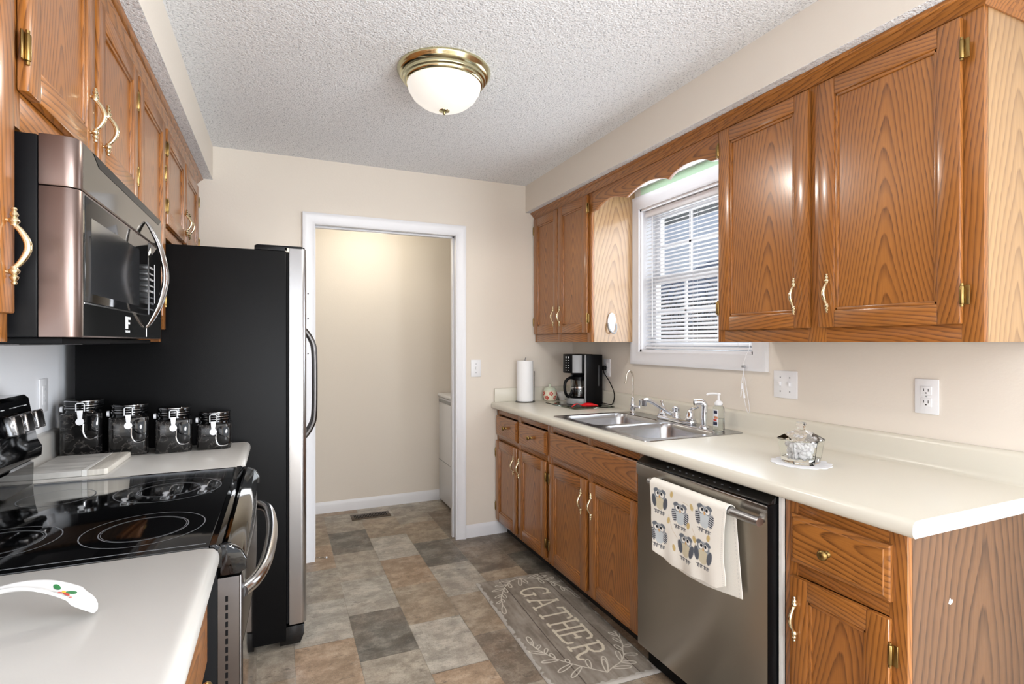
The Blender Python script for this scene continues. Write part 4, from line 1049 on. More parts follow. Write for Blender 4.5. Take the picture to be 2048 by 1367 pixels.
# coffee maker (local frame: x 0 = front, y 0 = near side), turned a little
GZ = ZT+.0075; CX, CY = 1.752, 3.000
km = thing('coffee_maker', 'black and grey drip coffee maker standing on a glass board', 'coffee maker', (CX, CY, GZ))
def cbox(name, args, parent=None, label=None):
    mb = MB()
    for (a, b, c_, d, e, f, m, bv) in args: mb.box(CX+a, CX+b, CY+c_, CY+d, GZ+e, GZ+f, m, bev=bv)
    return mb.build(name, parent or km, label)
mb = MB(); mb.prism([(CX+x, CY+y) for x, y in [(.195, .002), (.195, .178)]+arc(.075, .09, .085, 90, 270, 12)], 'z', GZ, GZ+.038, 'plastic_grey', bev=.005); mb.build('base', km, 'grey base')
mb = MB(); mb.lathe([(0, .0385), (.066, .0385), (.066, .0415), (0, .0415)], (CX+.08, CY+.09, GZ), 'black_matte', 'z', 28); mb.build('hot_plate', km)
cbox('water_tank', [(.075, .198, -.002, .0045, .0, .325, 'black', .002), (.128, .198, .0045, .176, .038, .325, 'black', .006), (.075, .198, .1765, .182, 0, .325, 'black', .002)])
cbox('side_trim', [(.062, .0745, -.003, .004, .0, .325, 'plastic_grey', .002), (.062, .0745, .176, .183, .0, .325, 'plastic_grey', .002)], None, 'grey trim strips')
hd_out = [(.127, .0045), (.127, .1755), (.06, .1755)]+arc(.048, .09, .0835, 88, 272, 14)[1:-1]+[(.06, .0045)]
mb = MB(); mb.prism([(CX+x, CY+y) for x, y in hd_out], 'z', GZ+.205, GZ+.328, 'black', bev=.004); bh = mb.build('brew_head', km)
mb = MB()
pa = arc(.048, .09, .0845, 226, 268, 8); pb = arc(.048, .09, .0825, 268, 226, 8)
mb.prism([(CX+x, CY+y) for x, y in pa+pb], 'z', GZ+.208, GZ+.322, 'plastic_grey'); mb.build('grey_panel', bh, 'grey panel')
mb = MB()
for k in range(6):
    for j in range(2):
        a = math.radians(192+j*15); x, y = .048+.0842*math.cos(a), .09+.0842*math.sin(a); z = .222+k*.016
        mb.box(CX+x-.0015, CX+x+.001, CY+y-.006, CY+y+.004, GZ+z, GZ+z+(.004 if k < 5 else .012), 'print_white')
mb.build('button_row', bh)
mb = MB(); mb.lathe([(.05, .190), (.062, .206), (0, .206)], (CX+.075, CY+.09, GZ), 'black', 'z', 20); mb.build('filter_basket', km)
cbox('water_gauge', [(.168, .171, -.0028, -.0018, .12, .255, 'print_grey', 0)])
mb = MB(); P = smooth([(CX+.198, CY+.05, GZ+.03), (CX+.222, CY+.01, GZ+.004), (CX+.21, CY-.05, GZ+.001), (1.962, CY-.105, GZ+.012), (1.960, CY-.125, GZ+.075), (1.957, CY-.075, GZ+.15), (1.957, CY-.01, GZ+.205), (1.962, CY+.0, GZ+.235), (1.972, CY+.002, GZ+.238)], 6)
P = [Vector((min(p.x, 1.959), p.y, max(p.z, GZ+.004))) for p in P]
mb.tube(P, .0032, 'black', 8); mb.box(1.955, 1.9755, CY-.012, CY+.013, GZ+.222, GZ+.252, 'black', bev=.004); mb.build('power_cord', km)
# carafe
cfx, cfy, cfz = CX+.076, CY+.09, GZ+.042
cf = thing('coffee_carafe', 'glass coffee carafe with black handle in the coffee maker', 'carafe', (cfx, cfy, cfz))
mb = MB(); mb.lathe([(0, .0005), (.052, .0005), (.060, .006), (.062, .04), (.058, .075), (.048, .105), (.044, .118), (.0425, .118), (.0465, .104), (.0565, .074), (.0605, .04), (.0585, .008), (0, .003)], (cfx, cfy, cfz), 'glass', 'z', 32); mb.build('glass_jug', cf)
mb = MB(); mb.lathe([(.0455, .112), (.047, .124), (.044, .136), (.02, .142), (0, .142)], (cfx, cfy, cfz), 'black', 'z', 28)
mb.lathe([(.0595, .062), (.0615, .063), (.0605, .068), (.0585, .067), (.0595, .062)], (cfx, cfy, cfz), 'steel_bright', 'z', 32); mb.build('lid', cf)
dxh, dyh = -.985, -.17
def hp(r, z): return (cfx+dxh*r, cfy+dyh*r, cfz+z)
mb = MB(); mb.tube(smooth([hp(.046, .128), hp(.080, .130), hp(.114, .112), (hp(.124, .075)), hp(.118, .035), hp(.100, .010), hp(.082, .012), hp(.068, .028), hp(.058, .050)], 5), .0095, 'black', 10); mb.build('handle', cf)
# red silicone spoon rest
mb = MB()
def rest(u, v):
    x = -.085+.17*u
    wdt = (.008+.030*max(0, math.sin(PI*min(1, max(0, (u-.36)/.64))))**.6) if u > .36 else .008+.003*(.36-u)
    zz = .004+.018*(math.sin(PI*min(u, .40)/.40) if u < .40 else 0)
    rim = .018*max(0, math.sin(PI*min(1, max(0, (u-.34)/.66))))**.5
    a = (v-.5)*2
    return (x, a*wdt, zz+rim*a*a+.0005)
mb.grid(rest, 36, 10, 'red')
mb.xf(Matrix.Translation((1.745, 2.879, GZ+.0005)) @ Matrix.Rotation(math.radians(-11), 4, 'Z'))
o = mb.build('spoon_rest'); sm_ = o.modifiers.new('thick', 'SOLIDIFY'); sm_.thickness = .003; sm_.offset = 1
tag(o, 'red silicone spoon rest at the front edge of the glass board', 'spoon rest')
# doily + candy dish
DX, DY = 1.640, 1.290
mb = MB(); ring_n = 96; vs0 = []; bm = mb.bm
def rr_(k): return .088+.008*abs(math.sin(k*PI*14/ring_n))
T0 = [bm.verts.new((DX+rr_(k)*math.cos(2*PI*k/ring_n), DY+rr_(k)*math.sin(2*PI*k/ring_n), ZT+.0006)) for k in range(ring_n)]
T1 = [bm.verts.new((DX+rr_(k)*math.cos(2*PI*k/ring_n), DY+rr_(k)*math.sin(2*PI*k/ring_n), ZT+.0022+.0012*math.sin(k*.9))) for k in range(ring_n)]
T2 = [bm.verts.new((DX+.07*math.cos(2*PI*k/ring_n), DY+.07*math.sin(2*PI*k/ring_n), ZT+.0016)) for k in range(ring_n)]
for a, b in ((T0, T1), (T1, T2)):
    for k in range(ring_n): bm.faces.new([a[k], a[(k+1) % ring_n], b[(k+1) % ring_n], b[k]])
bm.faces.new(T2); mb.fin('lace')
tag(mb.build('doily'), 'white lace doily under the glass candy dish', 'doily')
cd = thing('candy_dish', 'six-sided clear glass candy dish with lid on a white doily', 'candy dish', (DX, DY, ZT+.0025))
def hexa(prof, seg=6, m='glass', rot=.35):
    mb = MB(); mb.lathe(prof, (0, 0, 0), m, 'z', seg); mb.xf(Matrix.Translation((DX, DY, ZT+.0025)) @ Matrix.Rotation(rot, 4, 'Z')); return mb
hexa([(0, 0), (.056, 0), (.060, .004), (.062, .014), (.072, .078), (.070, .078), (.060, .02), (0, .014)]).build('dish', cd, sharp=20)
hexa([(.060, .0785), (.0745, .0785), (.0745, .083), (.05, .097), (.02, .112), (.012, .113), (.011, .118), (.017, .130), (.015, .138), (0, .140)]).build('lid', cd, sharp=20)
rng = random.Random(5)
mb = MB()
for k in range(120):
    lay = k//24; a = rng.uniform(0, 2*PI); r = math.sqrt(rng.random())*(.034+.0025*lay)
    s0 = MB(); mb.lathe([(0, -.008), (.007, -.006), (.010, 0), (.007, .006), (0, .008)], (DX+r*math.cos(a), DY+r*math.sin(a), ZT+.026+lay*.0115+rng.uniform(0, .004)), 'candy', rng.choice('xyz'), 7)
o = tag(mb.build('wrapped_candies'), 'white wrapped candies inside the glass candy dish', 'candy'); o['kind'] = 'stuff'

# ================================================================== TOWEL AND MAT (printed patterns)
def stroke(d, X, Y, p, q):
    ax, ay = p; bx, by = q; vx, vy = bx-ax, by-ay; L = vx*vx+vy*vy+1e-12
    t = np.clip(((X-ax)*vx+(Y-ay)*vy)/L, 0, 1)
    np.minimum(d, np.hypot(X-ax-t*vx, Y-ay-t*vy), out=d)
def poly(d, X, Y, pts):
    for a, b in zip(pts, pts[1:]): stroke(d, X, Y, a, b)
def paint(img, mask, rgb):
    m = np.clip(mask, 0, 1)[..., None]; img[:] = img*(1-m)+np.array(lin(rgb))*m
def set_cols(me, cols):
    a = me.color_attributes.new('Col', 'FLOAT_COLOR', 'POINT')
    buf = np.ones((len(me.vertices), 4), np.float32); buf[:, :3] = cols.reshape(-1, 3); a.data.foreach_set('color', buf.ravel())
def vnoise(X, Y, seed):
    r = np.random.RandomState(seed); G = r.rand(64, 64); xi = np.floor(X).astype(int); yi = np.floor(Y).astype(int); fx = X-xi; fy = Y-yi
    fx = fx*fx*(3-2*fx); fy = fy*fy*(3-2*fy); g = lambda a, b: G[a % 64, b % 64]
    return (g(xi, yi)*(1-fx)+g(xi+1, yi)*fx)*(1-fy)+(g(xi, yi+1)*(1-fx)+g(xi+1, yi+1)*fx)*fy
def grid_mesh(name, V, m, faces_nu, faces_nv):
    me = bpy.data.meshes.new(name); nu, nv = faces_nu, faces_nv
    I = np.arange((nu+1)*(nv+1)).reshape(nu+1, nv+1)
    q = np.stack([I[:-1, :-1], I[1:, :-1], I[1:, 1:], I[:-1, 1:]], -1).reshape(-1, 4)
    me.vertices.add(V.shape[0]); me.vertices.foreach_set('co', V.astype(np.float32).ravel())
    me.loops.add(q.size); me.loops.foreach_set('vertex_index', q.astype(np.int32).ravel())
    me.polygons.add(len(q)); me.polygons.foreach_set('loop_start', np.arange(0, q.size, 4, dtype=np.int32)); me.polygons.foreach_set('loop_total', np.full(len(q), 4, np.int32))
    me.update(); me.validate(); me.polygons.foreach_set('use_smooth', np.ones(len(q), bool))
    me.materials.append(M[m]); return me
# --- towel: rear fall, over the bar, front fall
nu, nv = 150, 330
U = np.linspace(0, 1, nu+1)[:, None]*np.ones((1, nv+1)); T = np.ones((nu+1, 1))*np.linspace(0, 1, nv+1)[None, :]
yt = 1.648+(1.271-1.648)*U
zb_f = np.interp(U, [0, .28, .62, .90, 1], [.556, .533, .538, .545, .566])
zb_r = np.interp(U, [0, .15, .40, .62, 1], [.530, .510, .504, .507, .528])
s_ = np.zeros_like(T); X = np.zeros_like(T); Z = np.zeros_like(T); Y = yt.copy()
tr, ta = .34, .40          # end of rear fall, end of the arc
ZBAR, XBAR, RB = .797, 1.302, .0195
rear = T < tr; over = (T >= tr) & (T < ta); frnt = T >= ta
k = T/tr; Z = np.where(rear, zb_r+(ZBAR-zb_r)*k, Z); X = np.where(rear, XBAR+RB+.002*np.sin(U*7)*(1-k), X); Y = np.where(rear, yt-(.028*U*(1-k)), Y)
k = (T-tr)/(ta-tr)*PI; X = np.where(over, XBAR+RB*np.cos(k), X); Z = np.where(over, ZBAR+RB*np.sin(k), Z)
k = (T-ta)/(1-ta); Z = np.where(frnt, ZBAR+(zb_f-ZBAR)*k, Z)
X = np.where(frnt, XBAR-RB-.004*np.sin(U*9+k*2)*k-.010*k*(U > .0)*np.exp(-((U-.95)/.12)**2)*k-.003*np.sin(U*23+1)*k**2-.002*np.sin(k*14+U*5)*k, X)
Y = np.where(frnt, yt-.024*(1-U)*k*1.0+.010*np.sin(k*PI)*U, Y)
img = np.ones((nu+1, nv+1, 3))*np.array(lin((238, 234, 224)))
fm = (T > tr+.02)
def ell(cy, cz, ry, rz, rot=0):
    a = (Y-cy); b = (Z-cz); c_, s = math.cos(rot), math.sin(rot); aa = (a*c_+b*s)/ry; bb = (-a*s+b*c_)/rz
    return np.where(fm, np.clip((1-np.hypot(aa, bb))*min(ry, rz)/.0016+.5, 0, 1), 0)
for (cy, cz, kind) in ((1.590, .752, 0), (1.482, .728, 1), (1.364, .756, 1), (1.592, .628, 1), (1.454, .626, 0), (1.368, .636, 0)):
    belly = (200, 208, 210) if kind else (214, 205, 178); wing = (92, 96, 104)
    paint(img, ell(cy, cz+.002, .033, .034), (176, 180, 184)); paint(img, ell(cy, cz-.012, .024, .026), belly)
    for sg in (-1, 1):
        wm = ell(cy+sg*.031, cz-.010, .0115, .023, -sg*.25)
        if kind: paint(img, wm, (198, 200, 202)); paint(img, wm*(np.sin((Z+sg*.2*(Y-cy))*900) > -.1), (58, 62, 72))
        else: paint(img, wm, wing)
        paint(img, ell(cy+sg*.015, cz+.021, .0150, .0150), (130, 136, 142)); paint(img, ell(cy+sg*.013, cz+.019, .0105, .0105), (244, 242, 236)); paint(img, ell(cy+sg*.010, cz+.021, .0058, .0058), (32, 36, 44))
        paint(img, ell(cy+sg*.022, cz+.031, .013, .007, -sg*.35), (112, 118, 126))
    paint(img, ell(cy, cz+.010, .004, .006), (214, 168, 110))
    d = np.full_like(Y, 9.)
    for q in (-.022, -.010, .008, .020): poly(d, Y, Z, [(cy+q-.004, cz-.050), (cy+q, cz-.040), (cy+q+.004, cz-.052)]); poly(d, Y, Z, [(cy+q, cz-.040), (cy+q+.001, cz-.054)])
    stroke(d, Y, Z, (cy-.030, cz-.043), (cy+.030, cz-.043)); paint(img, np.where(fm, np.clip((.0015-d)/.001+.5, 0, 1)*.9, 0), (70, 74, 84))
for i, (cy, cz) in enumerate(((1.525, .786), (1.425, .768), (1.345, .690), (1.411, .665), (1.540, .690), (1.515, .600), (1.44, .700))):
    paint(img, ell(cy, cz, .0075, .012, .3*(-1)**i), (206, 182, 126))
d = np.full_like(Y, 9.)
for (a, b) in (((1.54, .71), (1.52, .66)), ((1.52, .66), (1.50, .64)), ((1.42, .70), (1.40, .665)), ((1.47, .775), (1.44, .77)), ((1.40, .665), (1.41, .64))): stroke(d, Y, Z, a, b)
paint(img, np.where(fm, np.clip((.001-d)/.001+.5, 0, 1)*.6, 0), (196, 176, 130))
paint(img, np.where((U > .972) & (U < .978) & (np.sin(T*420) > -.2), .7, 0)*1., (206, 204, 198))
Vt = np.stack([X, Y, Z], -1).reshape(-1, 3); ctr = np.array([1.302, 1.45, .66])
me = grid_mesh('dish_towel', Vt-ctr, 'towel', nu, nv); set_cols(me, img)
o = bpy.data.objects.new('dish_towel', me); C.objects.link(o); place(o, ctr, None)
sm_ = o.modifiers.new('thick', 'SOLIDIFY'); sm_.thickness = .0016; sm_.offset = 0
tag(o, 'white cotton towel printed with grey owls hanging on the dishwasher bar', 'towel')

# --- floor mat: local s along the reading direction (0..L), t towards the cabinets (0..Wd)
L_, Wd = 1.02, .462
nu, nv = 560, 256
Su, Tv = np.meshgrid(np.linspace(0, L_, nu+1), np.linspace(0, Wd, nv+1), indexing='ij')
n_ = vnoise(Su*9+3, Tv*60, 1)*.5+vnoise(Su*26, Tv*140, 2)*.3+vnoise(Su*60, Tv*60, 4)*.2
pl = vnoise(np.where(Tv < .133, 1.3, np.where(Tv < .372, 7.6, 12.2)), 0*Tv, 5)
big = vnoise(Su*7, Tv*9, 8)
base = np.array(lin((140, 131, 120))); dk = np.array(lin((108, 99, 89))); lt = np.array(lin((170, 162, 152)))
f = np.clip((n_-.3)*1.6+(big-.5)*.6+(pl-.5)*.15, 0, 1)[..., None]
img = dk*(1-f)+lt*f
img = img*.55+base*.45
for tl in (.133, .372): paint(img, np.clip((.0024-np.abs(Tv-tl-.002*np.sin(Su*7)))/.0014+.5, 0, 1)*.85, (68, 60, 53))
edge = np.minimum(np.minimum(Su, L_-Su), np.minimum(Tv, Wd-Tv)); en = vnoise(Su*70, Tv*70, 9)*.022+vnoise(Su*14, Tv*14, 10)*.014
near = np.where((L_-Su) < .08, .012, np.where(Tv < .08, .004, 0))
paint(img, np.clip((near+en*.75-.004-edge)/.004+.5, 0, 1)*.7, (192, 187, 180))
lett = {
 'G': ([[(.246, .295), (.252, .330), (.244, .318), (.226, .330), (.205, .330), (.184, .310), (.172, .280), (.168, .245), (.176, .210), (.192, .190), (.212, .186), (.230, .198), (.238, .220), (.238, .246)], [(.222, .248), (.252, .246)], [(.238, .246), (.242, .190)]], .0052),
 'A': ([[(.296, .188), (.336, .330)], [(.336, .330), (.380, .186)], [(.311, .236), (.364, .236)], [(.282, .188), (.310, .188)], [(.366, .186), (.396, .186)], [(.326, .332), (.344, .332)]], .0052),
 'T': ([[(.464, .184), (.464, .326)], [(.418, .322), (.512, .322)], [(.418, .322), (.411, .298)], [(.512, .322), (.520, .298)], [(.446, .184), (.482, .184)]], .0055),
 'H': ([[(.546, .184), (.546, .330)], [(.604, .184), (.604, .330)], [(.546, .258), (.604, .258)], [(.532, .184), (.560, .184)], [(.590, .184), (.618, .184)], [(.532, .330), (.560, .330)], [(.590, .330), (.618, .330)]], .0055),
 'E': ([[(.644, .184), (.644, .330)], [(.630, .184), (.690, .186), (.712, .196), (.714, .218)], [(.632, .330), (.690, .328), (.706, .316), (.706, .298)], [(.644, .260), (.684, .262)], [(.684, .274), (.684, .250)]], .0055),
 'R': ([[(.752, .184), (.752, .330)], [(.738, .184), (.768, .184)], [(.738, .330), (.780, .332), (.806, .320), (.814, .298), (.806, .274), (.784, .262), (.752, .262)], [(.778, .262), (.796, .240), (.804, .205), (.816, .186), (.834, .186), (.840, .202)]], .0055)}
for k_, (lines, wd_) in lett.items():
    d = np.full_like(Su, 9.)
    for ln in lines: poly(d, Su, Tv, ln)
    paint(img, np.clip((wd_*1.2-d)/.0018+.5, 0, 1)*.95, (212, 203, 184))
def sprig(stem, leaves):
    d = np.full_like(Su, 9.); pts = [(p.x, p.y) for p in smooth([(a, b, 0) for a, b in stem], 5)]; poly(d, Su, Tv, pts)
    for (bs, tip, wd_) in leaves:
        bx, by = bs; vx, vy = tip[0]-bx, tip[1]-by; L2 = math.hypot(vx, vy); nx, ny = -vy/L2, vx/L2; q = []
        for i in range(17):
            a = 2*PI*i/16; l = (1-math.cos(a))/2; w_ = math.sin(a)*wd_*(.55+.45*l); q.append((bx+vx*l+nx*w_, by+vy*l+ny*w_))
        poly(d, Su, Tv, q)
    paint(img, np.clip((.0023-d)/.0016+.5, 0, 1)*.95, (208, 201, 188))
NL = [(.952, .249), (.885, .178), (.852, .146), (.806, .106), (.748, .074), (.69, .050), (.640, .05)]
lv = [((.952, .249), (.850, .291), .014), ((.940, .236), (.872, .34-.05), .0), ((.905, .200), (.846, .216), .012), ((.880, .172), (.930, .101), .012), ((.850, .145), (.880, .067), .012), ((.840, .138), (.812, .135), .011), ((.806, .106), (.795, .031), .011), ((.790, .096), (.752, .092), .010), ((.748, .074), (.705, .013), .010), ((.745, .072), (.712, .094), .009), ((.70, .054), (.678, .078), .009), ((.672, .048), (.598, .052), .013)]
sprig(NL, [l for l in lv if l[2] > 0])
NR = [(.952, .249), (.930, .29), (.912, .337), (.880, .372), (.844, .392), (.80, .418), (.748, .434), (.70, .438)]
sprig(NR, [((.952, .249), (.870, .320-.04), .012), ((.935, .285), (.955, .36), .012), ((.912, .337), (.938, .397), .011), ((.905, .345), (.838, .366), .012), ((.87, .38), (.890, .434), .011), ((.844, .392), (.795, .410-.03), .011), ((.82, .405), (.822, .45), .010), ((.79, .42), (.745, .405), .010), ((.75, .434), (.70, .455), .009), ((.74, .434), (.70, .41), .008)])
FLs = [(.030, .251), (.050, .190), (.085, .152), (.121, .121), (.17, .092), (.216, .069), (.296, .049)]
sprig(FLs, [((.030, .251), (.110, .262), .012), ((.03, .25), (.12, .215), .012), ((.050, .190), (.048, .12), .011), ((.07, .165), (.125, .160), .011), ((.085, .152), (.080, .085), .011), ((.115, .125), (.170, .118), .011), ((.121, .121), (.13, .05), .011), ((.17, .092), (.225, .092), .011), ((.18, .088), (.205, .040), .010), ((.225, .067), (.262, .068), .009), ((.24, .062), (.262, .030), .009), ((.296, .049), (.372, .030), .013)])
FRs = [(.030, .251), (.07, .330), (.10, .365), (.136, .391), (.21, .415), (.293, .437)]
sprig(FRs, [((.05, .29), (.03, .36), .011), ((.07, .33), (.055, .40), .011), ((.08, .34), (.14, .345), .011), ((.11, .372), (.09, .43), .010), ((.136, .391), (.19, .388), .010), ((.15, .397), (.15, .44), .009), ((.21, .415), (.26, .408), .009), ((.23, .42), (.25, .452), .008), ((.293, .437), (.36, .448), .010)])
hgt = .0085*np.clip(edge/.010, 0, 1)**.5+.0006
Vr = np.stack([Tv, -Su, hgt], -1).reshape(-1, 3)
me = grid_mesh('floor_mat', Vr, 'rug', nu, nv); me.flip_normals() if me.polygons[0].normal.z < 0 else None
set_cols(me, img)
o = bpy.data.objects.new('floor_mat', me); C.objects.link(o); place(o, (.985, 2.772, .0005), None); o.rotation_euler = (0, 0, -.034)
tag(o, 'grey wood-plank floor mat reading GATHER with leaf sprigs in front of the sink base', 'mat')
mb = MB(); mb.prism([(a, -b) for a, b in ((0, 0), (Wd, 0), (Wd, L_), (0, L_))], 'z', -.0003, .0006, 'black_matte'); bo = mb.build('backing', o)
bo.location = (Wd/2, -L_/2, .0002)

# ================================================================== LEFT COUNTER THINGS
cans = [(-.661, 2.432, .207, .122, 5, 'tallest of the four black marble canisters, next to the white wall'), (-.517, 2.412, .187, .122, 8, 'second tallest black marble canister, behind the marble board'),
        (-.372, 2.405, .170, .118, 5, 'third black marble canister, between the second tallest and the shortest'), (-.236, 2.415, .145, .116, 0, 'shortest of the four black marble canisters, nearest the room')]
for (cx, cy, H, wd_, rz, lb) in cans:
    hz = H-.048; h2 = wd_/2
    c = thing('canister', lb, 'canister', (cx, cy, ZT), 'black marble canisters')
    mb = MB(); mb.prism([(cx+a, cy+b) for a, b in rrect(-h2, h2, -h2, h2, .018, 5)], 'z', ZT+.0005, ZT+hz, 'black_marble', bev=.004)
    mb.lathe([(h2-.004, hz-.001), (h2-.008, hz+.006), (h2-.008, hz+.010)], (cx, cy, ZT), 'black_gloss', 'z', 36); mb.build('jar_body', c, sharp=35)
    mb = MB(); mb.lathe([(h2-.010, hz+.0105), (h2-.004, hz+.012), (h2-.003, hz+.017), (h2-.008, hz+.019), (h2-.006, hz+.021), (h2-.005, hz+.026), (h2-.008, hz+.0275), (h2-.004, hz+.030), (h2-.003, hz+.040), (h2-.007, hz+.046), (h2-.02, hz+.048), (0, hz+.048)], (cx, cy, ZT), 'black_gloss', 'z', 40); mb.build('lid', c)
    mb = MB()
    for zz, rr in ((.0185, .0042), (.0275, .0045), (.043, .0035)): mb.tube([(cx+(h2-rr)*math.cos(t*PI/20), cy+(h2-rr)*math.sin(t*PI/20), ZT+hz+zz) for t in range(40)], .0014, 'steel_bright', 6, closed=True)
    mb.build('wire_band', c)
    yf = cy-h2
    mb = MB()
    mb.tube([(cx-.012, yf-.004, ZT+hz+.008), (cx-.012, yf-.005, ZT+hz+.034), (cx-.008, yf-.0055, ZT+hz+.038), (cx+.008, yf-.0055, ZT+hz+.038), (cx+.012, yf-.005, ZT+hz+.034), (cx+.012, yf-.004, ZT+hz+.008)], .0018, 'print_white', 6)
    mb.prism([(cx-.009, ZT+hz+.012), (cx+.009, ZT+hz+.012), (cx+.006, ZT+hz-.018), (cx-.006, ZT+hz-.018)], 'y', yf-.010, yf-.006, 'plastic_white', bev=.001)
    mb.lathe([(0, -.003), (.012, -.003), (.0125, 0), (.012, .002), (0, .002)], (cx, yf-.008, ZT+hz-.028), 'plastic_white', 'y', 20); mb.build('clamp', c, 'white clamp')
    mb = MB(); mb.lathe([(0, -.004), (.010, -.004), (.011, .004), (0, .005)], (cx-h2-.004, cy, ZT+hz+.012), 'plastic_white', 'x', 14); mb.build('hinge_clip', c, 'white clip at the left side')
    mb = MB(); hh = min(.075, hz-.030); P = [(cx+.009, yf-.003, ZT+hz-.022-hh*.20), (cx+.009, yf-.004, ZT+hz-.020-hh*.62), (cx+.018, yf-.005, ZT+hz-.018-hh*.92), (cx+.034, yf-.005, ZT+hz-.016-hh), (cx+.050, yf-.004, ZT+hz-.018-hh*.9)]
    mb.tube(smooth(P, 5), .0026, 'chrome', 8); mb.prism([(cx+.018+p[0], ZT+hz-.012-hh/2+p[1]) for p in rrect(-.006, .036, -hh/2+.002, hh/2+.004, .016, 5)], 'y', yf-.0022, yf-.0002, 'black_gloss', bev=.0008); mb.build('spoon_slot', c)
    c.rotation_euler = (0, 0, math.radians(rz))
# marble board
mbd = thing('serving_board', 'grey marble board with a pale wood strip lying beside the range', 'board', (-.60, 2.19, ZT))
mb = MB(); mb.prism([(-.708, 2.045), (-.563, 2.045), (-.563, 2.330), (-.708, 2.330)], 'z', ZT+.0006, ZT+.0195, 'grey_marble', bev=.003); mb.build('marble_slab', mbd)
mb = MB(); mb.prism([(-.5625, 2.045), (-.549, 2.045), (-.549, 2.330), (-.5625, 2.330)], 'z', ZT+.0006, ZT+.0197, 'cap', bev=.001); mb.build('wood_strip', mbd, 'pale strip')
mb = MB(); mb.prism([(-.5485, 2.045), (-.505, 2.045)]+[(-.497, 2.053), (-.495, 2.32), (-.505, 2.330)]+[(-.5485, 2.330)], 'z', ZT+.0006, ZT+.0195, 'grey_wood', bev=.003); mb.build('marble_end', mbd)
# white spoon rest with fruit print
mb = MB()
def rest2(u, v):
    x = -.24+.255*u; a = (v-.5)*2
    wdt = .015-.006*math.sin(PI*min(1, u/.75))+.008*max(0, (u-.6)/.4)
    if u > .9: wdt *= math.sqrt(max(.02, 1-((u-.9)/.1)**2*.75))
    if u < .38: wdt = .030+.018*math.sin(PI*(.38-u)/.38)
    zz = .006+.042*math.sin(PI*min(1, max(0, (u-.25)/.75)))**.8
    if u > .9: zz = max(.003, zz-.004)
    return (x, a*wdt, zz+.007*a*a)
mb.grid(rest2, 48, 12, 'ceramic')
sp_o = mb
mt = Matrix.Translation((-.273, 1.000, ZT+.0015)) @ Matrix.Rotation(math.radians(-8), 4, 'Z')
mb.xf(mt); o = mb.build('spoon_rest', sharp=60); W_o = o
sm_ = o.modifiers.new('thick', 'SOLIDIFY'); sm_.thickness = .004; sm_.offset = 1
tag(o, 'white ceramic spoon rest with a fruit and leaf print in the left foreground', 'spoon rest')
mb = MB()
def blob(cu, cv, ru, rv, m, rot=0):
    pts = []
    for k in range(14):
        a = 2*PI*k/14; du, dv = ru*math.cos(a), rv*math.sin(a); c_, s = math.cos(rot), math.sin(rot)
        p = rest2(cu+du*c_-dv*s*.25, cv+dv*c_+du*s*4); pts.append(mb.bm.verts.new((p[0], p[1], p[2]+.0055)))
    mb.bm.faces.new(pts); mb.fin(m)
blob(.80, .66, .018, .14, 'green_print', .4); blob(.875, .60, .016, .14, 'green_print', -.6); blob(.865, .40, .016, .10, 'red_print', .3); blob(.90, .28, .010, .08, 'red_print'); blob(.845, .50, .010, .07, 'yellow_print'); blob(.835, .36, .010, .08, 'red_print')
mb.xf(mt); mb.build('fruit_print', W_o, 'green leaves and red fruit')

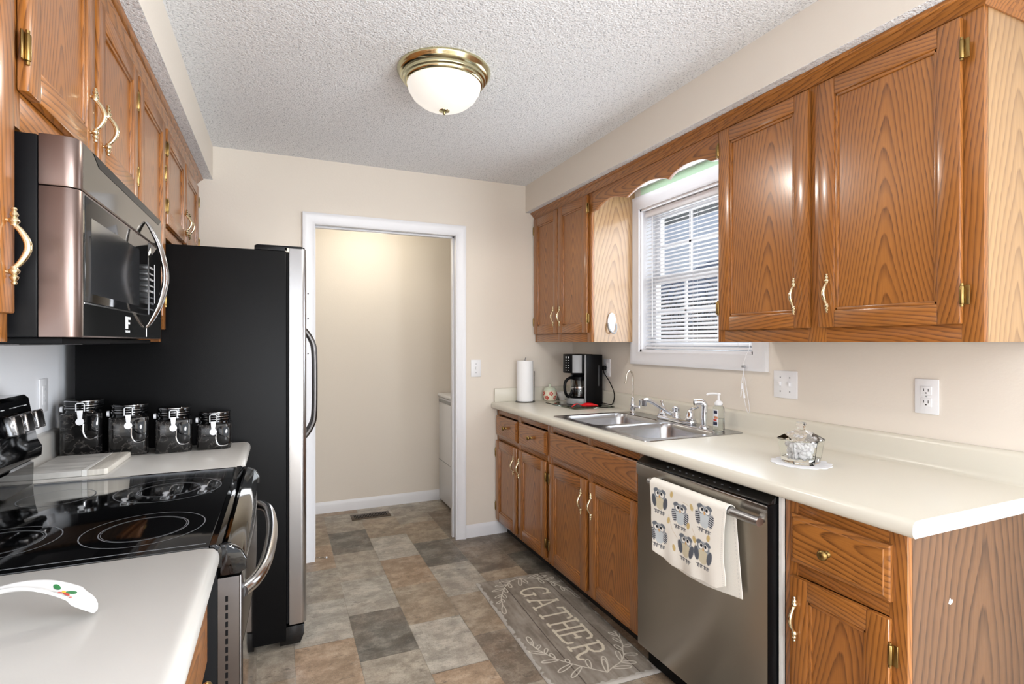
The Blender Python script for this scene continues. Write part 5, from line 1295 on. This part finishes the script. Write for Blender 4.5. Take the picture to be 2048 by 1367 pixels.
# ================================================================== WALL PLATES AND SMALL FITTINGS
def plate(name, label, cat, wall, a, z, w_, kind, group=None):
    """wall: 'R' (x=XR, faces -x), 'L' (faces +x), 'B' (faces -y); a = coordinate along the wall."""
    H = .0585
    def bx3(mb, a0, a1, z0, z1, d0, d1, m, bev=0):
        if wall == 'R': mb.box(XR-d1, XR-d0, a+a0, a+a1, z+z0, z+z1, m, bev=bev)
        elif wall == 'L': mb.box(XL+d0, XL+d1, a+a0, a+a1, z+z0, z+z1, m, bev=bev)
        else: mb.box(a+a0, a+a1, YB-d1, YB-d0, z+z0, z+z1, m, bev=bev)
    loc = {'R': (XR, a, z), 'L': (XL, a, z), 'B': (a, YB, z)}[wall]
    t = thing(name, label, cat, loc, group)
    mb = MB(); bx3(mb, -w_/2, w_/2, -H, H, .0003, .006, 'plastic_white', .0025); mb.build('cover_plate', t)
    cols = {'switch': [0], 'double': [-.023, .023], 'duplex': [0], 'gfci': [0]}[kind]
    for q in cols:
        if kind in ('switch', 'double'):
            mb = MB(); bx3(mb, q-.0055, q+.0055, -.012, .012, .0055, .0066, 'print_white'); bx3(mb, q-.0045, q+.0045, -.006, .010, .006, .015, 'plastic_white', .0015); mb.build('toggle', t)
            for zz in (-.030, .030): mb = MB(); bx3(mb, q-.0028, q+.0028, zz-.0028, zz+.0028, .0055, .0068, 'plastic_grey'); mb.build('screw', t)
        if kind == 'duplex':
            for zz in (-.0195, .0195):
                mb = MB(); bx3(mb, -.0165, .0165, zz-.0145, zz+.0145, .0055, .008, 'plastic_white', .006)
                f_ = mb.build('socket', t); mb = MB()
                bx3(mb, -.0078, -.0058, zz-.003, zz+.007, .0078, .0084, 'dark'); bx3(mb, .0058, .0078, zz-.002, zz+.007, .0078, .0084, 'dark'); bx3(mb, -.0022, .0022, zz-.010, zz-.006, .0078, .0084, 'dark'); mb.build('slots', f_)
            mb = MB(); bx3(mb, -.0025, .0025, -.0025, .0025, .0055, .0068, 'plastic_grey'); mb.build('screw', t)
        if kind == 'gfci':
            mb = MB(); bx3(mb, -.0165, .0165, -.033, .033, .0055, .0075, 'plastic_white', .0015); f_ = mb.build('socket', t); mb = MB()
            for zz in (-.020, .020): bx3(mb, -.007, -.005, zz-.003, zz+.005, .0073, .0079, 'plastic_grey'); bx3(mb, .005, .007, zz-.003, zz+.005, .0073, .0079, 'plastic_grey')
            bx3(mb, -.006, .006, -.004, .004, .0073, .0082, 'print_white'); mb.build('slots', f_)
    return t
plate('wall_outlet', 'white double outlet on the right wall above the near end of the counter', 'outlet', 'R', 1.091, 1.148, .073, 'duplex', 'wall plates')
plate('light_switch', 'white two-toggle switch plate on the right wall beside the window', 'light switch', 'R', 1.637, 1.148, .116, 'double', 'wall plates')
plate('wall_outlet', 'white outlet on the right wall behind the coffee maker with its plug in', 'outlet', 'R', 3.000, 1.160, .073, 'duplex', 'wall plates')
plate('light_switch', 'white single switch plate on the back wall right of the doorway', 'light switch', 'B', 1.230, 1.150, .072, 'switch', 'wall plates')
plate('wall_outlet', 'white outlet on the white wall behind the tallest canister', 'outlet', 'L', 2.375, 1.143, .073, 'gfci', 'wall plates')
# adhesive hook on the cabinet side
hk = thing('adhesive_hook', 'white adhesive hook on the pale side of the far wall cabinet', 'hook', (1.818, 2.699, 1.44))
mb = MB(); mb.prism([(1.818+.030*math.cos(a*PI/12)*(1 if math.sin(a*PI/12) > 0 else .82), 1.445+.060*math.sin(a*PI/12)) for a in range(24)], 'y', 2.690, 2.6995, 'plastic_white', bev=.004); mb.build('hook_plate', hk)
mb = MB(); P = smooth([(1.790, 2.689, 1.440), (1.791, 2.684, 1.412), (1.802, 2.676, 1.390), (1.818, 2.672, 1.382), (1.834, 2.676, 1.390), (1.845, 2.684, 1.412), (1.846, 2.689, 1.440)], 5); mb.tube(P, .0048, 'plastic_grey', 8); mb.build('hook_loop', hk)
# floor vent
fv = thing('floor_vent', 'bronze slotted floor register near the laundry wall', 'floor vent', (.637, 4.19, 0))
mb = MB(); mb.box(.492, .782, 4.125, 4.255, .0003, .004, 'bronze', bev=.002); mb.build('vent_frame', fv)
mb = MB()
for k in range(22): x = .515+k*.0112; mb.box(x, x+.0062, 4.150, 4.230, .0038, .0046, 'black_matte')
mb.build('vent_slots', fv)
# door stop
ds = thing('door_stop', 'small spring door stop on the floor at the left foot of the doorway', 'door stop', (.205, YB-.005, .02))
mb = MB(); P = [(.197+.060*t_/60, 3.452+.004*math.sin(t_*1.3), .022+.004*math.cos(t_*1.3)-.00013*t_) for t_ in range(61)]; mb.tube(P, .001, 'nickel', 6); mb.build('spring', ds)
mb = MB(); mb.lathe([(.0, 0), (.006, 0), (.006, .008), (0, .008)], (.257, 3.452, .0145), 'plastic_white', 'x', 12); mb.build('rubber_tip', ds)
